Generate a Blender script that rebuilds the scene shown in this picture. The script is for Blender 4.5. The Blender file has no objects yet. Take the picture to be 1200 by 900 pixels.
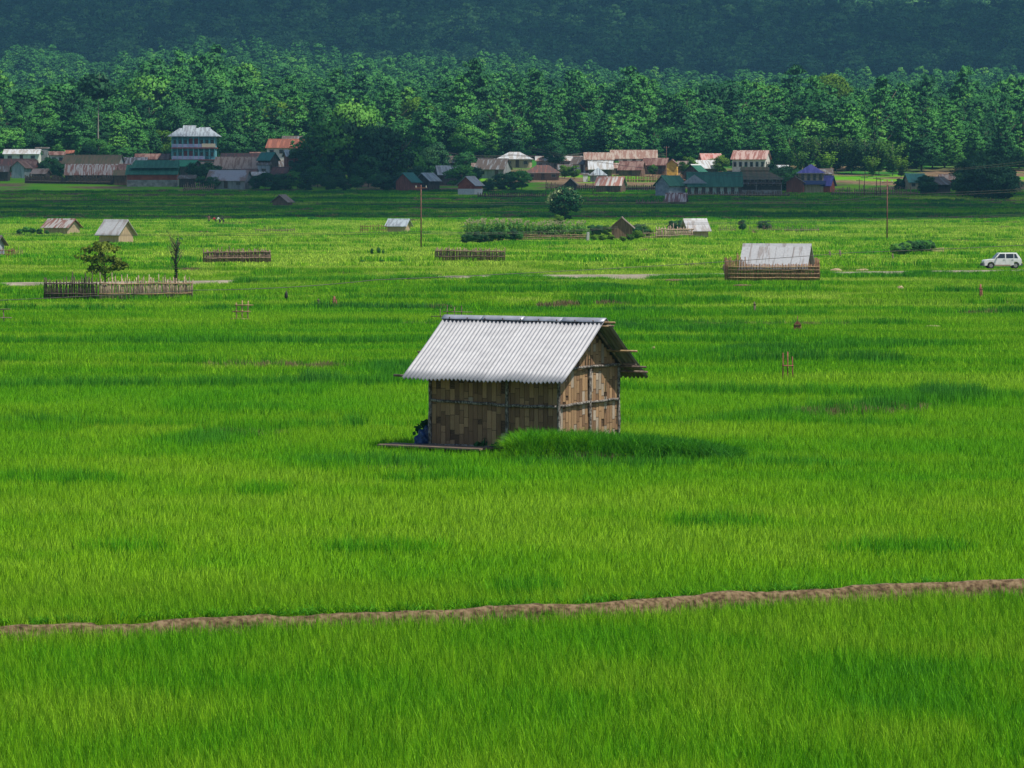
import bpy, bmesh, math, random
import numpy as np
from mathutils import Vector, Matrix
R = math.radians
random.seed(7); rng = np.random.default_rng(7)
sc = bpy.context.scene
COL = sc.collection

# ------------------------------------------------------------------ camera, world, sun, exposure
F = 4940.0; H = 8.5; PITCH = math.atan(245 / F)
cam_d = bpy.data.cameras.new("camera"); cam = bpy.data.objects.new("camera", cam_d); COL.objects.link(cam)
cam.location = (0, 0, H); cam.rotation_euler = (math.pi / 2 - PITCH, 0, 0)
cam_d.sensor_width = 36; cam_d.lens = F / 1200 * 36; cam_d.clip_start = 1; cam_d.clip_end = 12000
sc.camera = cam
SUN_EL = R(60); SUN_DIR = Vector((0.87 * math.cos(SUN_EL), -0.49 * math.cos(SUN_EL), math.sin(SUN_EL))).normalized()
world = bpy.data.worlds.new("World"); sc.world = world; world.use_nodes = True
wn = world.node_tree; bg = wn.nodes["Background"]; sky = wn.nodes.new("ShaderNodeTexSky")
sky.sky_type = 'NISHITA'; sky.sun_disc = False; sky.sun_elevation = SUN_EL
sky.sun_rotation = math.atan2(SUN_DIR.x, SUN_DIR.y); sky.air_density = 1.3; sky.dust_density = 0.6; sky.ozone_density = 2.0
wn.links.new(sky.outputs[0], bg.inputs[0]); bg.inputs[1].default_value = 0.085
sun_d = bpy.data.lights.new("sun", 'SUN'); sun_d.energy = 4.6; sun_d.angle = R(0.53); sun_d.color = (1, 0.95, 0.86)
sun = bpy.data.objects.new("sun", sun_d); COL.objects.link(sun)
sun.rotation_euler = SUN_DIR.to_track_quat('Z', 'Y').to_euler(); sun.location = SUN_DIR * 300
sc.view_settings.view_transform = 'Standard'; sc.view_settings.look = 'None'
sc.view_settings.exposure = 0.25; sc.view_settings.gamma = 1
sc.cycles.max_bounces = 6; sc.cycles.diffuse_bounces = 2; sc.cycles.glossy_bounces = 2
sc.cycles.transmission_bounces = 3; sc.cycles.transparent_max_bounces = 8; sc.cycles.volume_bounces = 0
try: sc.cycles.use_denoising = True; sc.cycles.denoiser = 'OPENIMAGEDENOISE'; sc.cycles.denoising_prefilter = 'ACCURATE'
except Exception: pass

# ------------------------------------------------------------------ numpy noise
def hash2(ix, iy, s=0):
    n = (ix.astype(np.int64) * 374761393 + iy.astype(np.int64) * 668265263 + s * 1442695041) & 0x7fffffff
    n = ((n ^ (n >> 13)) * 1274126177) & 0x7fffffff
    return ((n ^ (n >> 16)) & 0xffff) / 65535.0
def vnoise(x, y, s=0):
    ix = np.floor(x); iy = np.floor(y); fx = x - ix; fy = y - iy
    fx = fx * fx * (3 - 2 * fx); fy = fy * fy * (3 - 2 * fy)
    a = hash2(ix, iy, s); b = hash2(ix + 1, iy, s); c = hash2(ix, iy + 1, s); d = hash2(ix + 1, iy + 1, s)
    return (a * (1 - fx) + b * fx) * (1 - fy) + (c * (1 - fx) + d * fx) * fy
def fbm(x, y, s=0, o=4):
    v = 0; a = 0.5; t = 0
    for k in range(o):
        v = v + a * vnoise(x, y, s + k * 17); t += a; x = x * 2.03 + 5.1; y = y * 2.03 + 1.7; a *= 0.5
    return v / t
def ss(a, b, x):
    t = np.clip((x - a) / (b - a), 0, 1); return t * t * (3 - 2 * t)

# ------------------------------------------------------------------ terrain
PD = [-300, 585, 728, 897, 988, 1079, 1144, 1235, 1430, 1625, 1820, 2340, 2520, 2990, 3640, 4290, 4800, 6200]
PZ = [0, 0, .6, 2.3, 4.9, 8.5, 12, 15, 19.5, 26, 34, 55, 58, 98, 172, 262, 330, 430]
BPX = [-900, 0, 150, 300, 450, 600, 700, 800, 900, 1000, 1080, 1200, 2100]
BPY = [752, 738, 733, 726, 722, 716, 711, 703, 697, 693, 689, 684, 655]
_bpy = np.array(BPY, float) - np.interp(BPX, [0, 1200], [12, 7]); _bd = 42000 / (_bpy - 205); _bx = (np.array(BPX, float) - 600) / F * _bd
def bund_d(x):  return np.interp(x, _bx, _bd) + 0.25 * (fbm(np.asarray(x, float) / 2.5, np.zeros_like(np.asarray(x, float)), 91) - .5)
def cells(x, d):
    """irregular paddies: distance to the nearest edge and a random number of the paddy"""
    x = np.asarray(x, float); d = np.asarray(d, float)
    x = x + 5 * (fbm(x / 30, d / 30, 3) - .5) * 2; d2 = d + 7 * (fbm(x / 40, d / 40, 4) - .5) * 2
    cs = 24.0
    gx = np.floor(x / (cs * 1.9)); gy = np.floor(d2 / cs)
    f1 = np.full(x.shape, 1e9); f2 = np.full(x.shape, 1e9); idn = np.zeros(x.shape)
    for i in (-1, 0, 1):
        for j in (-1, 0, 1):
            cx = (gx + i + .15 + .7 * hash2(gx + i, gy + j, 11)) * cs * 1.9; cy = (gy + j + .15 + .7 * hash2(gx + i, gy + j, 12)) * cs
            q = np.hypot((x - cx) / 1.9, d2 - cy); m = q < f1
            f2 = np.where(m, f1, np.minimum(f2, q)); idn = np.where(m, hash2(gx + i, gy + j, 13), idn); f1 = np.where(m, q, f1)
    return (f2 - f1) * .5, idn
def ground(x, d):
    x = np.asarray(x, float); d = np.asarray(d, float)
    z = np.interp(d, PD, PZ)
    k = ss(560, 700, d) * (1 - ss(1300, 1800, d)); z = z + k * 0
    u = x / np.maximum(d, 50)
    w = ss(1150, 1450, d) * (1 - ss(2450, 2700, d)) * np.clip(d / 1600, 1, 1.5)
    z = z + w * np.interp(u, [-.16, -.122, -.10, -.086, -.07, -.055, -.03, .0, .02, .05, .09, .16], [-7, -7, -6, 0, 0, -2, -2, -2, -5, -8, -7, -6])
    z = z + 18 * np.exp(-((u + .113) / .013) ** 2 - ((d - 2420) / 120) ** 2) + 10 * np.exp(-((u + .06) / .03) ** 2 - ((d - 2420) / 120) ** 2)
    hl = ss(2550, 3200, d)
    z = z + hl * (60 * (fbm(x / 420 + 3, d / 520, 31) - .5) + 22 * (fbm(x / 130, d / 150, 32) - .5) + 25 * ss(.02, .14, u))
    z = z + ss(1200, 1500, d) * 6 * (fbm(x / 60, d / 60, 33) - .5)
    # rice stands in low paddies, so the soil lies below the level of the leaf tops
    off = -0.5 + 0.35 * ss(985, 1010, d)
    e, idn = cells(x, d)
    pad = (d > 150) & (d < 1000)
    off = off + np.where(pad, (idn - .5) * .30 * ss(.0, .6, e), 0) + np.where(pad, .18 * (1 - ss(.3, 1.0, e)), 0)
    front = d < bund_d(x) + .05
    off = np.where(front, -0.81, off)
    return z + off
def level(d):  return float(np.interp(d, PD, PZ)) + 0.0
def base_z(x, d):
    """visible foot level: the leaf tops in the paddies, the soil in the village"""
    return float(ground(x, d)) + (0.5 if d < 985 else .05)
ct, st = math.cos(PITCH), math.sin(PITCH)
def at(px, py, d):
    u = (px - 600) / F; v = (450 - py) / F; k = d / (ct + v * st)
    return Vector((u * k, d, H + k * (-st + v * ct)))
def put(px, py):
    """where the ray through a pixel of the photograph meets the land"""
    lo = 60.0; prev = lo
    for d in np.concatenate([np.arange(60, 500, 2.0), np.arange(500, 2500, 4.0)]):
        p = at(px, py, d)
        g = float(np.interp(d, PD, PZ))
        if p.z < g: return Vector((p.x, d, g))
    return at(px, py, 1150)
def S(d): return F / d

# ------------------------------------------------------------------ materials
def nmat(name):
    m = bpy.data.materials.new(name); m.use_nodes = True; n = m.node_tree.nodes; b = n["Principled BSDF"]; return m, n, m.node_tree.links, b
def ramp(n, stops):
    r = n.new("ShaderNodeValToRGB"); cr = r.color_ramp
    while len(cr.elements) < len(stops): cr.elements.new(0.5)
    for e, (p, c) in zip(cr.elements, stops): e.position = p; e.color = (*c, 1)
    return r
def noisy(name, c1, c2, scale=3.0, rough=.85, stretch=(1, 1, 1), detail=6, lo=.35, hi=.65, bump=0.0, metal=0, spec=.3, rnd=0.0, c3=None, coord='Object'):
    m, n, l, b = nmat(name)
    tc = n.new("ShaderNodeTexCoord"); mp = n.new("ShaderNodeMapping"); mp.inputs['Scale'].default_value = stretch
    oi = n.new("ShaderNodeObjectInfo"); ad = n.new("ShaderNodeVectorMath"); ad.operation = 'MULTIPLY_ADD'
    cb = n.new("ShaderNodeCombineXYZ"); l.new(oi.outputs['Random'], cb.inputs[0]); l.new(oi.outputs['Random'], cb.inputs[2])
    l.new(cb.outputs[0], ad.inputs[0]); ad.inputs[1].default_value = (37, 37, 37); l.new(tc.outputs[coord], ad.inputs[2])
    l.new(ad.outputs[0], mp.inputs[0])
    no = n.new("ShaderNodeTexNoise"); no.inputs['Scale'].default_value = scale; no.inputs['Detail'].default_value = detail
    l.new(mp.outputs[0], no.inputs['Vector'])
    stops = [(lo, c1), (hi, c2)] if c3 is None else [(lo, c1), ((lo + hi) / 2, c2), (hi, c3)]
    r = ramp(n, stops); l.new(no.outputs[0], r.inputs[0]); out = r.outputs[0]
    if rnd:
        hs = n.new("ShaderNodeHueSaturation"); mr = n.new("ShaderNodeMapRange"); mr.inputs[3].default_value = 1 - rnd; mr.inputs[4].default_value = 1 + rnd
        l.new(oi.outputs['Random'], mr.inputs[0]); l.new(mr.outputs[0], hs.inputs['Value']); l.new(out, hs.inputs['Color']); out = hs.outputs[0]
    l.new(out, b.inputs['Base Color']); b.inputs['Roughness'].default_value = rough; b.inputs['Metallic'].default_value = metal
    b.inputs['Specular IOR Level'].default_value = spec
    if bump:
        bp = n.new("ShaderNodeBump"); bp.inputs['Strength'].default_value = bump; bp.inputs['Distance'].default_value = .02
        l.new(no.outputs[0], bp.inputs['Height']); l.new(bp.outputs[0], b.inputs['Normal'])
    return m
GRASS = [(0.0, (.42, .58, .07)), (.22, (.22, .46, .010)), (.45, (.105, .38, .003)), (.68, (.060, .28, .014)), (.92, (.042, .18, .035)), (.98, (.26, .19, .10))]
def leafy(name, stops, source, trans=.35, spread=.35, detail_scale=None, rough=.6):
    """leaf material: colour picked along a ramp by the plant's own tint, varied leaf by leaf"""
    m, n, l, b = nmat(name)
    if source == 'tint':
        a = n.new("ShaderNodeAttribute"); a.attribute_type = 'INSTANCER'; a.attribute_name = 'tint'; t = a.outputs['Fac']
    else:
        oi = n.new("ShaderNodeObjectInfo"); t = oi.outputs['Random']
    v = n.new("ShaderNodeAttribute"); v.attribute_name = 'v'
    r = ramp(n, stops); l.new(t, r.inputs[0])
    mr = n.new("ShaderNodeMapRange"); mr.inputs[3].default_value = 1 - spread; mr.inputs[4].default_value = 1 + spread
    l.new(v.outputs['Fac'], mr.inputs[0])
    hs = n.new("ShaderNodeHueSaturation"); l.new(mr.outputs[0], hs.inputs['Value']); l.new(r.outputs[0], hs.inputs['Color'])
    mh = n.new("ShaderNodeMapRange"); mh.inputs[3].default_value = .515; mh.inputs[4].default_value = .485; l.new(v.outputs['Fac'], mh.inputs[0]); l.new(mh.outputs[0], hs.inputs['Hue'])
    l.new(hs.outputs[0], b.inputs['Base Color']); b.inputs['Roughness'].default_value = rough; b.inputs['Specular IOR Level'].default_value = .12
    tr = n.new("ShaderNodeBsdfTranslucent"); l.new(hs.outputs[0], tr.inputs[0])
    mx = n.new("ShaderNodeMixShader"); mx.inputs[0].default_value = trans
    l.new(b.outputs[0], mx.inputs[1]); l.new(tr.outputs[0], mx.inputs[2]); l.new(mx.outputs[0], n["Material Output"].inputs[0])
    return m
def flat(name, c, rough=.7, metal=0, spec=.4): return noisy(name, tuple(x * .82 for x in c), c, 2.5, rough, metal=metal, spec=spec, rnd=0)
def sheet(name, base, rust, amount=.5, stretch=(1.2, .15, .15), rough=.55, scale=1.5, coord='Object'):
    """painted or galvanised sheet roofing with rust in strips down the slope"""
    m, n, l, b = nmat(name)
    tc = n.new("ShaderNodeTexCoord"); mp = n.new("ShaderNodeMapping"); mp.inputs['Scale'].default_value = stretch
    oi = n.new("ShaderNodeObjectInfo"); ad = n.new("ShaderNodeVectorMath"); ad.operation = 'ADD'
    cb = n.new("ShaderNodeCombineXYZ"); mu = n.new("ShaderNodeMath"); mu.operation = 'MULTIPLY'; mu.inputs[1].default_value = 50
    l.new(oi.outputs['Random'], mu.inputs[0]); l.new(mu.outputs[0], cb.inputs[0]); l.new(tc.outputs[coord], ad.inputs[0]); l.new(cb.outputs[0], ad.inputs[1]); l.new(ad.outputs[0], mp.inputs[0])
    no = n.new("ShaderNodeTexNoise"); no.inputs['Scale'].default_value = scale; no.inputs['Detail'].default_value = 5; no.inputs['Roughness'].default_value = .65; l.new(mp.outputs[0], no.inputs['Vector'])
    r = ramp(n, [(.60 - amount * .24, base), (.66 - amount * .24, rust)]); l.new(no.outputs[0], r.inputs[0])
    n2 = n.new("ShaderNodeTexNoise"); n2.inputs['Scale'].default_value = 6; n2.inputs['Detail'].default_value = 4; l.new(tc.outputs[coord], n2.inputs['Vector'])
    mr = n.new("ShaderNodeMapRange"); mr.inputs[3].default_value = .7; mr.inputs[4].default_value = 1.2; l.new(n2.outputs[0], mr.inputs[0])
    hs = n.new("ShaderNodeHueSaturation"); l.new(mr.outputs[0], hs.inputs['Value']); l.new(r.outputs[0], hs.inputs['Color'])
    l.new(hs.outputs[0], b.inputs['Base Color']); b.inputs['Roughness'].default_value = rough; b.inputs['Specular IOR Level'].default_value = .35
    return m

# ------------------------------------------------------------------ mesh helpers
class MB:
    def __init__(s): s.v = []; s.f = []
    def add(s, vs, fs):
        o = len(s.v); s.v += [tuple(p) for p in vs]; s.f += [tuple(i + o for i in f) for f in fs]; return s
    def box(s, cx, cy, cz, sx, sy, sz, rz=0, M=None):
        vs = [Vector((a * sx / 2, b * sy / 2, c * sz / 2)) for a in (-1, 1) for b in (-1, 1) for c in (-1, 1)]
        if rz: m = Matrix.Rotation(rz, 3, 'Z'); vs = [m @ p for p in vs]
        vs = [p + Vector((cx, cy, cz)) for p in vs]
        if M is not None: vs = [M @ p for p in vs]
        return s.add(vs, [(0, 1, 3, 2), (4, 6, 7, 5), (0, 4, 5, 1), (2, 3, 7, 6), (0, 2, 6, 4), (1, 5, 7, 3)])
    def tube(s, pts, r, n=7, cap=True, jit=0):
        pts = [Vector(p) for p in pts]; rs = r if isinstance(r, (list, tuple)) else [r] * len(pts)
        o = len(s.v); up = Vector((0, 0, 1))
        for i, p in enumerate(pts):
            t = (pts[min(i + 1, len(pts) - 1)] - pts[max(i - 1, 0)]).normalized()
            a = t.cross(up if abs(t.z) < .9 else Vector((1, 0, 0))).normalized(); b = t.cross(a)
            for k in range(n):
                q = 2 * math.pi * k / n; rr = rs[i] * (1 + jit * (random.random() - .5))
                s.v.append(tuple(p + (a * math.cos(q) + b * math.sin(q)) * rr))
        for i in range(len(pts) - 1):
            for k in range(n):
                k2 = (k + 1) % n; s.f.append((o + i * n + k, o + i * n + k2, o + (i + 1) * n + k2, o + (i + 1) * n + k))
        if cap: s.f.append(tuple(o + k for k in range(n))[::-1]); s.f.append(tuple(o + (len(pts) - 1) * n + k for k in range(n)))
        return s
    def prism(s, poly, y0, y1, axis='Y'):
        n = len(poly); o = len(s.v)
        for y in (y0, y1):
            for (a, b) in poly: s.v.append((a, y, b) if axis == 'Y' else (y, a, b))
        s.f.append(tuple(o + k for k in range(n))); s.f.append(tuple(o + n + k for k in range(n))[::-1])
        for k in range(n): k2 = (k + 1) % n; s.f.append((o + k, o + n + k, o + n + k2, o + k2))
        return s
    def mesh(s, name, m, smooth=False):
        me = bpy.data.meshes.new(name); me.from_pydata(s.v, [], s.f); me.materials.append(m)
        bm = bmesh.new(); bm.from_mesh(me); bmesh.ops.recalc_face_normals(bm, faces=bm.faces); bm.to_mesh(me); bm.free()
        if smooth: me.polygons.foreach_set('use_smooth', [True] * len(me.polygons))
        return me
    def build(s, name, m, parent=None, smooth=False): return link(name, s.mesh(name, m, smooth), parent)
def link(name, me, parent=None, loc=(0, 0, 0), rz=0, scale=None):
    o = bpy.data.objects.new(name, me); COL.objects.link(o); o.location = loc
    if rz: o.rotation_euler.z = rz
    if scale is not None: o.scale = scale
    if parent is not None: o.parent = parent
    return o
def tag(o, label=None, cat=None, group=None, kind=None):
    if label: o['label'] = label
    if cat: o['category'] = cat
    if group: o['group'] = group
    if kind: o['kind'] = kind
    return o
def thing(name, label, cat, loc=(0, 0, 0), rz=0, group=None): return tag(link(name, None, None, loc, rz), label, cat, group)
def np_mesh(name, V, Fq, m, v=None, smooth=False, nrm=None):
    me = bpy.data.meshes.new(name); V = np.asarray(V, np.float32); Fq = np.asarray(Fq, np.int32); k = Fq.shape[1]
    me.vertices.add(len(V)); me.vertices.foreach_set('co', V.ravel()); me.loops.add(Fq.size); me.loops.foreach_set('vertex_index', Fq.ravel())
    me.polygons.add(len(Fq)); me.polygons.foreach_set('loop_start', np.arange(0, Fq.size, k, dtype=np.int32))
    me.update(calc_edges=True); me.validate()
    if v is not None:
        a = me.attributes.new('v', 'FLOAT', 'POINT'); a.data.foreach_set('value', np.asarray(v, np.float32))
    me.materials.append(m)
    if smooth or nrm is not None: me.polygons.foreach_set('use_smooth', [True] * len(me.polygons))
    if nrm is not None: me.normals_split_custom_set_from_vertices(np.asarray(nrm, float).tolist())
    return me
def scatter(name, pts, rot, scl, idx, tint, meshes, label=None, kind='stuff'):
    """one object whose points carry copies of the given meshes"""
    pc = bpy.data.collections.new(name + "_sources")
    for i, me in enumerate(meshes): pc.objects.link(bpy.data.objects.new("%s_source_%02d" % (name, i), me))
    me = bpy.data.meshes.new(name); me.vertices.add(len(pts)); me.vertices.foreach_set('co', np.asarray(pts, np.float32).ravel())
    a = me.attributes.new('rot', 'FLOAT_VECTOR', 'POINT'); a.data.foreach_set('vector', np.asarray(rot, np.float32).ravel())
    a = me.attributes.new('scl', 'FLOAT_VECTOR', 'POINT'); a.data.foreach_set('vector', np.asarray(scl, np.float32).ravel())
    a = me.attributes.new('pick', 'INT', 'POINT'); a.data.foreach_set('value', np.asarray(idx, np.int32))
    a = me.attributes.new('tint', 'FLOAT', 'POINT'); a.data.foreach_set('value', np.asarray(tint, np.float32))
    o = link(name, me); g = bpy.data.node_groups.new(name, 'GeometryNodeTree')
    g.interface.new_socket('Geometry', in_out='INPUT', socket_type='NodeSocketGeometry'); g.interface.new_socket('Geometry', in_out='OUTPUT', socket_type='NodeSocketGeometry')
    N = g.nodes; L = g.links; gi = N.new('NodeGroupInput'); go = N.new('NodeGroupOutput'); ip = N.new('GeometryNodeInstanceOnPoints')
    ci = N.new('GeometryNodeCollectionInfo'); ci.inputs['Collection'].default_value = pc; ci.inputs['Separate Children'].default_value = True; ci.inputs['Reset Children'].default_value = True
    def na(nm, t):
        q = N.new('GeometryNodeInputNamedAttribute'); q.data_type = t; q.inputs['Name'].default_value = nm; return q.outputs['Attribute']
    e2r = N.new('FunctionNodeEulerToRotation'); L.new(na('rot', 'FLOAT_VECTOR'), e2r.inputs[0])
    L.new(gi.outputs[0], ip.inputs['Points']); L.new(ci.outputs[0], ip.inputs['Instance']); ip.inputs['Pick Instance'].default_value = True
    L.new(na('pick', 'INT'), ip.inputs['Instance Index']); L.new(e2r.outputs[0], ip.inputs['Rotation']); L.new(na('scl', 'FLOAT_VECTOR'), ip.inputs['Scale'])
    L.new(ip.outputs[0], go.inputs[0]); md = o.modifiers.new('scatter', 'NODES'); md.node_group = g
    tag(o, label, None, None, kind); return o

# ------------------------------------------------------------------ clouds (high above, they shade parts of the valley)
cloud_m, cn, cl, cb_ = nmat("cloud_white")
cb_.inputs['Base Color'].default_value = (.8, .8, .82, 1); cb_.inputs['Roughness'].default_value = 1
ct_ = cn.new('ShaderNodeBsdfTransparent'); cx_ = cn.new('ShaderNodeMixShader'); cx_.inputs[0].default_value = .54; cl.new(cb_.outputs[0], cx_.inputs[1]); cl.new(ct_.outputs[0], cx_.inputs[2]); cl.new(cx_.outputs[0], cn['Material Output'].inputs[0])   # thin cumulus lets a little sun through
veil_m = cloud_m.copy(); veil_m.name = 'cloud_veil'; veil_m.node_tree.nodes['Mix Shader'].inputs[0].default_value = .50
def cloud(blobs, z, thick=1.0, m=None):
    """blobs = shaded places on the land (x, d, half width, half depth); the cloud hangs where the sun's rays to them pass"""
    bm = bmesh.new(); t = z / SUN_DIR.z
    for (x, d, rx, ry) in blobs:
        c = Vector((x, d, level(d))) + SUN_DIR * ((z - level(d)) / SUN_DIR.z)
        r = bmesh.ops.create_icosphere(bm, subdivisions=3, radius=1)
        for v in r['verts']:
            q = v.co.copy(); k = 1 + .16 * math.sin(q.x * 5 + x) * math.sin(q.y * 6 + d) + .1 * math.sin(q.z * 9 + q.x * 8)
            v.co = Vector((c.x + q.x * rx * k, c.y + q.y * ry * k, z + (q.z if q.z > 0 else q.z * .3) * min(rx, ry) * .45 * thick))
    me = bpy.data.meshes.new("cloud"); bm.to_mesh(me); bm.free(); me.materials.append(m or cloud_m)
    o = link("cloud", me); tag(o, "white cumulus cloud above the valley", kind='structure'); return o
CZ = 900
cloud([(-290, 880, 130, 118), (-150, 880, 130, 116), (0, 872, 130, 110), (130, 866, 130, 103), (290, 870, 130, 108)] + [(-210 + 46 * i + 11 * math.sin(i * 5), 768 + 9 * math.sin(i * 3.7), 22 + 9 * math.sin(i * 2.1), 20 + 6 * math.sin(i * 1.3)) for i in range(11)], CZ)
cloud([(-260, 1020, 110, 82), (-140, 1022, 90, 84), (-50, 1022, 42, 60), (-15, 1000, 42, 44)], CZ + 30)
cloud([(64, 990, 32, 52)], CZ + 20)
cloud([(125, 990, 30, 48)], CZ + 10)
cloud([(x, d, 350, 360) for x in (-1300, -850, -430, -40) for d in (2880, 3400, 3900, 4400, 4900)] + [(260, 2830, 260, 290)] + [(x, d, 420, 330) for x in (600, 1000, 1400) for d in (3900, 4400, 4900)] + [(480, 2810, 300, 270), (420, 2900, 300, 230), (700, 2810, 300, 260), (900, 2850, 300, 200)], 1300, .6, veil_m)

# ------------------------------------------------------------------ paddies: what grows where
HX, HD = 0.0, 0.0   # filled by the big hut below (its footprint is kept free of rice)
hut_C = at(655, 528, 130.0); hut_C.z = 0.0
HYAW = -R(34); HL, HW = 4.85, 3.4
hr = Vector((math.cos(HYAW), math.sin(HYAW), 0)); hb = Vector((-math.sin(HYAW), math.cos(HYAW), 0))
def in_hut(x, d, pad=.25):
    rx = (x - hut_C.x) * hr.x + (d - hut_C.y) * hr.y; ry = (x - hut_C.x) * hb.x + (d - hut_C.y) * hb.y
    return ((rx > -HL - pad) & (rx < pad) & (ry > -pad) & (ry < HW + pad)) | ((rx > -HL - 1.5) & (rx < -HL + 3.2) & (ry > -1.35) & (ry < 0) & (pad > .1))
# unpaved farm road that the car drives on
RPX = [(-500, 331.5), (-100, 330.5), (0, 329.5), (150, 328.5), (290, 326.5), (400, 324.5), (515, 322), (640, 320.5), (760, 320), (860, 318.5), (960, 317.5), (1080, 316), (1200, 314.5), (1500, 312)]
_r = [at(px, py, (42000 - .28 * F) / (py - 205)) for px, py in RPX]
_rx = np.array([p.x for p in _r]); _rd = np.array([p.y for p in _r])
def road_d(x): return np.interp(x, _rx, _rd)
ROAD_W = 3.0
def patch_mask(x, d):
    """darker weedy clumps at given places (photo px, py of the middle, half width px, half depth m)"""
    m = np.zeros_like(x)
    for px, py, hw, hd in WEEDS:
        p = at(px, py, 42000 / (py - 205)); q = ((x - p.x) / (hw / S(p.y))) ** 2 + ((d - p.y) / hd) ** 2
        m = np.maximum(m, 1 - ss(.45, 1.15, q + .5 * (fbm(x / 1.3, d / 2.5, 77) - .5)))
    return m
WEEDS = [(215, 478, 28, 4), (255, 470, 50, 2.8), (290, 480, 60, 1.5), (335, 462, 55, 1.5), (375, 455, 28, 3), (308, 574, 34, 1.6), (418, 497, 16, 1.4), (770, 480, 26, 1.6), (1062, 492, 22, 1.5),
         (1115, 468, 50, 3), (1165, 474, 60, 2), (800, 524, 95, 1.3), (880, 524, 40, 1.2), (180, 410, 60, 4), (120, 432, 130, 3), (60, 560, 90, 1.6), (1060, 640, 90, 1.2), (40, 500, 70, 2.2), (960, 425, 120, 5),
         (480, 352, 130, 6), (560, 345, 90, 7), (300, 322, 60, 8), (390, 323, 50, 7), (60, 372, 120, 6), (700, 352, 60, 8), (1020, 395, 150, 5), (200, 395, 120, 4), (900, 340, 90, 8), (1090, 345, 120, 6), (150, 640, 60, .8), (450, 640, 90, .9), (840, 610, 70, .9), (620, 690, 60, .6)]
def rice_state(x, d):
    """tint along the leaf ramp, height factor, keep mask"""
    e, idn = cells(x, d)
    t = .20 + .42 * (fbm(x / 16, d / 11, 41) - .5) + .28 * (1 - .5 * ss(110, 180, d)) * (fbm(x / 2.2, d / 2.2, 42, 3) - .5) + .22 * (fbm(x / 60, d / 30, 43) - .5)
    pad = (d > 118) & (d < 1000)
    t = t + np.where(pad, (idn - .5) * .17, 0)
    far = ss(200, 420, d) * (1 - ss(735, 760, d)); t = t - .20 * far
    h = 1 + .24 * (fbm(x / 3, d / 3, 45) - .5) + .06 * rng.standard_normal(x.shape)
    edge = np.where(d > 118, 1 - ss(.35, .9 + .0016 * d, e), 0)
    en = fbm(x / 9, d / 9, 46)
    edge = edge * ss(.30, .5, en)
    t = t + edge * .33; h = h * (1 + .34 * edge)
    thin = ss(.56, .68, fbm(x / 32, d / 4.5, 58, 3)) * ss(150, 200, d); t = t + thin * .16; h = h * (1 + .10 * thin)
    # bare or straw coloured stretches of the paddy walls
    brown = (edge > .5) & (fbm(x / 16, d / 8, 47) > .68) & (rng.random(x.shape) < .7)
    # in the far shaded paddies the soil shows between the stands
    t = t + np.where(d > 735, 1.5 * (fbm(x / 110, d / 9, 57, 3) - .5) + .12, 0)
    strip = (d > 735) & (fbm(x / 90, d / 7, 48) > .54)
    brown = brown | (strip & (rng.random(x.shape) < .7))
    wm = patch_mask(x, d); t = t + wm * np.where(d < 120, .26, .13); h = h * (1 + .3 * wm)
    fr = d < bund_d(x)
    t = np.where(fr, t + .10 + .36 * (fbm(x / 3.2, d / 5, 49) - .5) + .16 * (rng.random(x.shape) - .5), t + .05 * (1 - far)); h = np.where(fr, h * 1.12, h)
    path = (np.abs(d - 236 - .8 * np.sin(x / 6)) < .55) & (x > 2) & (fbm(x / 2, d * 0, 71) > .35)
    
    brown = brown | path; t = np.where(brown, 1.0, np.clip(t, np.where(d < 165, .19, 0) + .1 * ss(0, 1, .3 - t), .9)); h = np.where(brown, h * .62, h)
    keep = ~in_hut(x, d) & (np.abs(d - road_d(x)) > ROAD_W / 2 + .3)
    dd_ = d - bund_d(x); keep &= (dd_ < -.34) | (dd_ > .14)
    return t, h, keep

def tuft(n, rad, hgt, wid, lean, seed, segs=3):
    r = np.random.default_rng(seed); V = []; Fq = []; vv = []
    for i in range(n):
        a = r.random() * 2 * math.pi; rr = rad * math.sqrt(r.random()); x0 = rr * math.cos(a); y0 = rr * math.sin(a)
        ang = r.random() * 2 * math.pi; ln = lean * (.25 + r.random() ** 1.5 * 1.3); h = hgt * (.74 + .34 * r.random()); w = wid * (.6 + .7 * r.random())
        f = r.random() * 2 * math.pi; sx = math.cos(f) * w / 2; sy = math.sin(f) * w / 2; o = len(V); b = r.random()
        for k in range(segs + 1):
            q = k / segs; ww = (1 - q * q * .9); off = ln * h * q ** 2.2; z = h * (q - .18 * ln * q ** 3)
            cx = x0 + math.cos(ang) * off; cy = y0 + math.sin(ang) * off
            V += [(cx - sx * ww, cy - sy * ww, z), (cx + sx * ww, cy + sy * ww, z)]; vv += [b, b]
        for k in range(segs): Fq.append((o + 2 * k, o + 2 * k + 1, o + 2 * k + 3, o + 2 * k + 2))
    return V, Fq, vv
rice_m = leafy("rice_leaf", GRASS, 'tint', .30, .62)
def tuft_set(tag_, k, *a): return [np_mesh("%s_tuft" % tag_, *tuft(*a, 100 + i)[:2], rice_m, tuft(*a, 100 + i)[2]) for i in range(k)]
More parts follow.
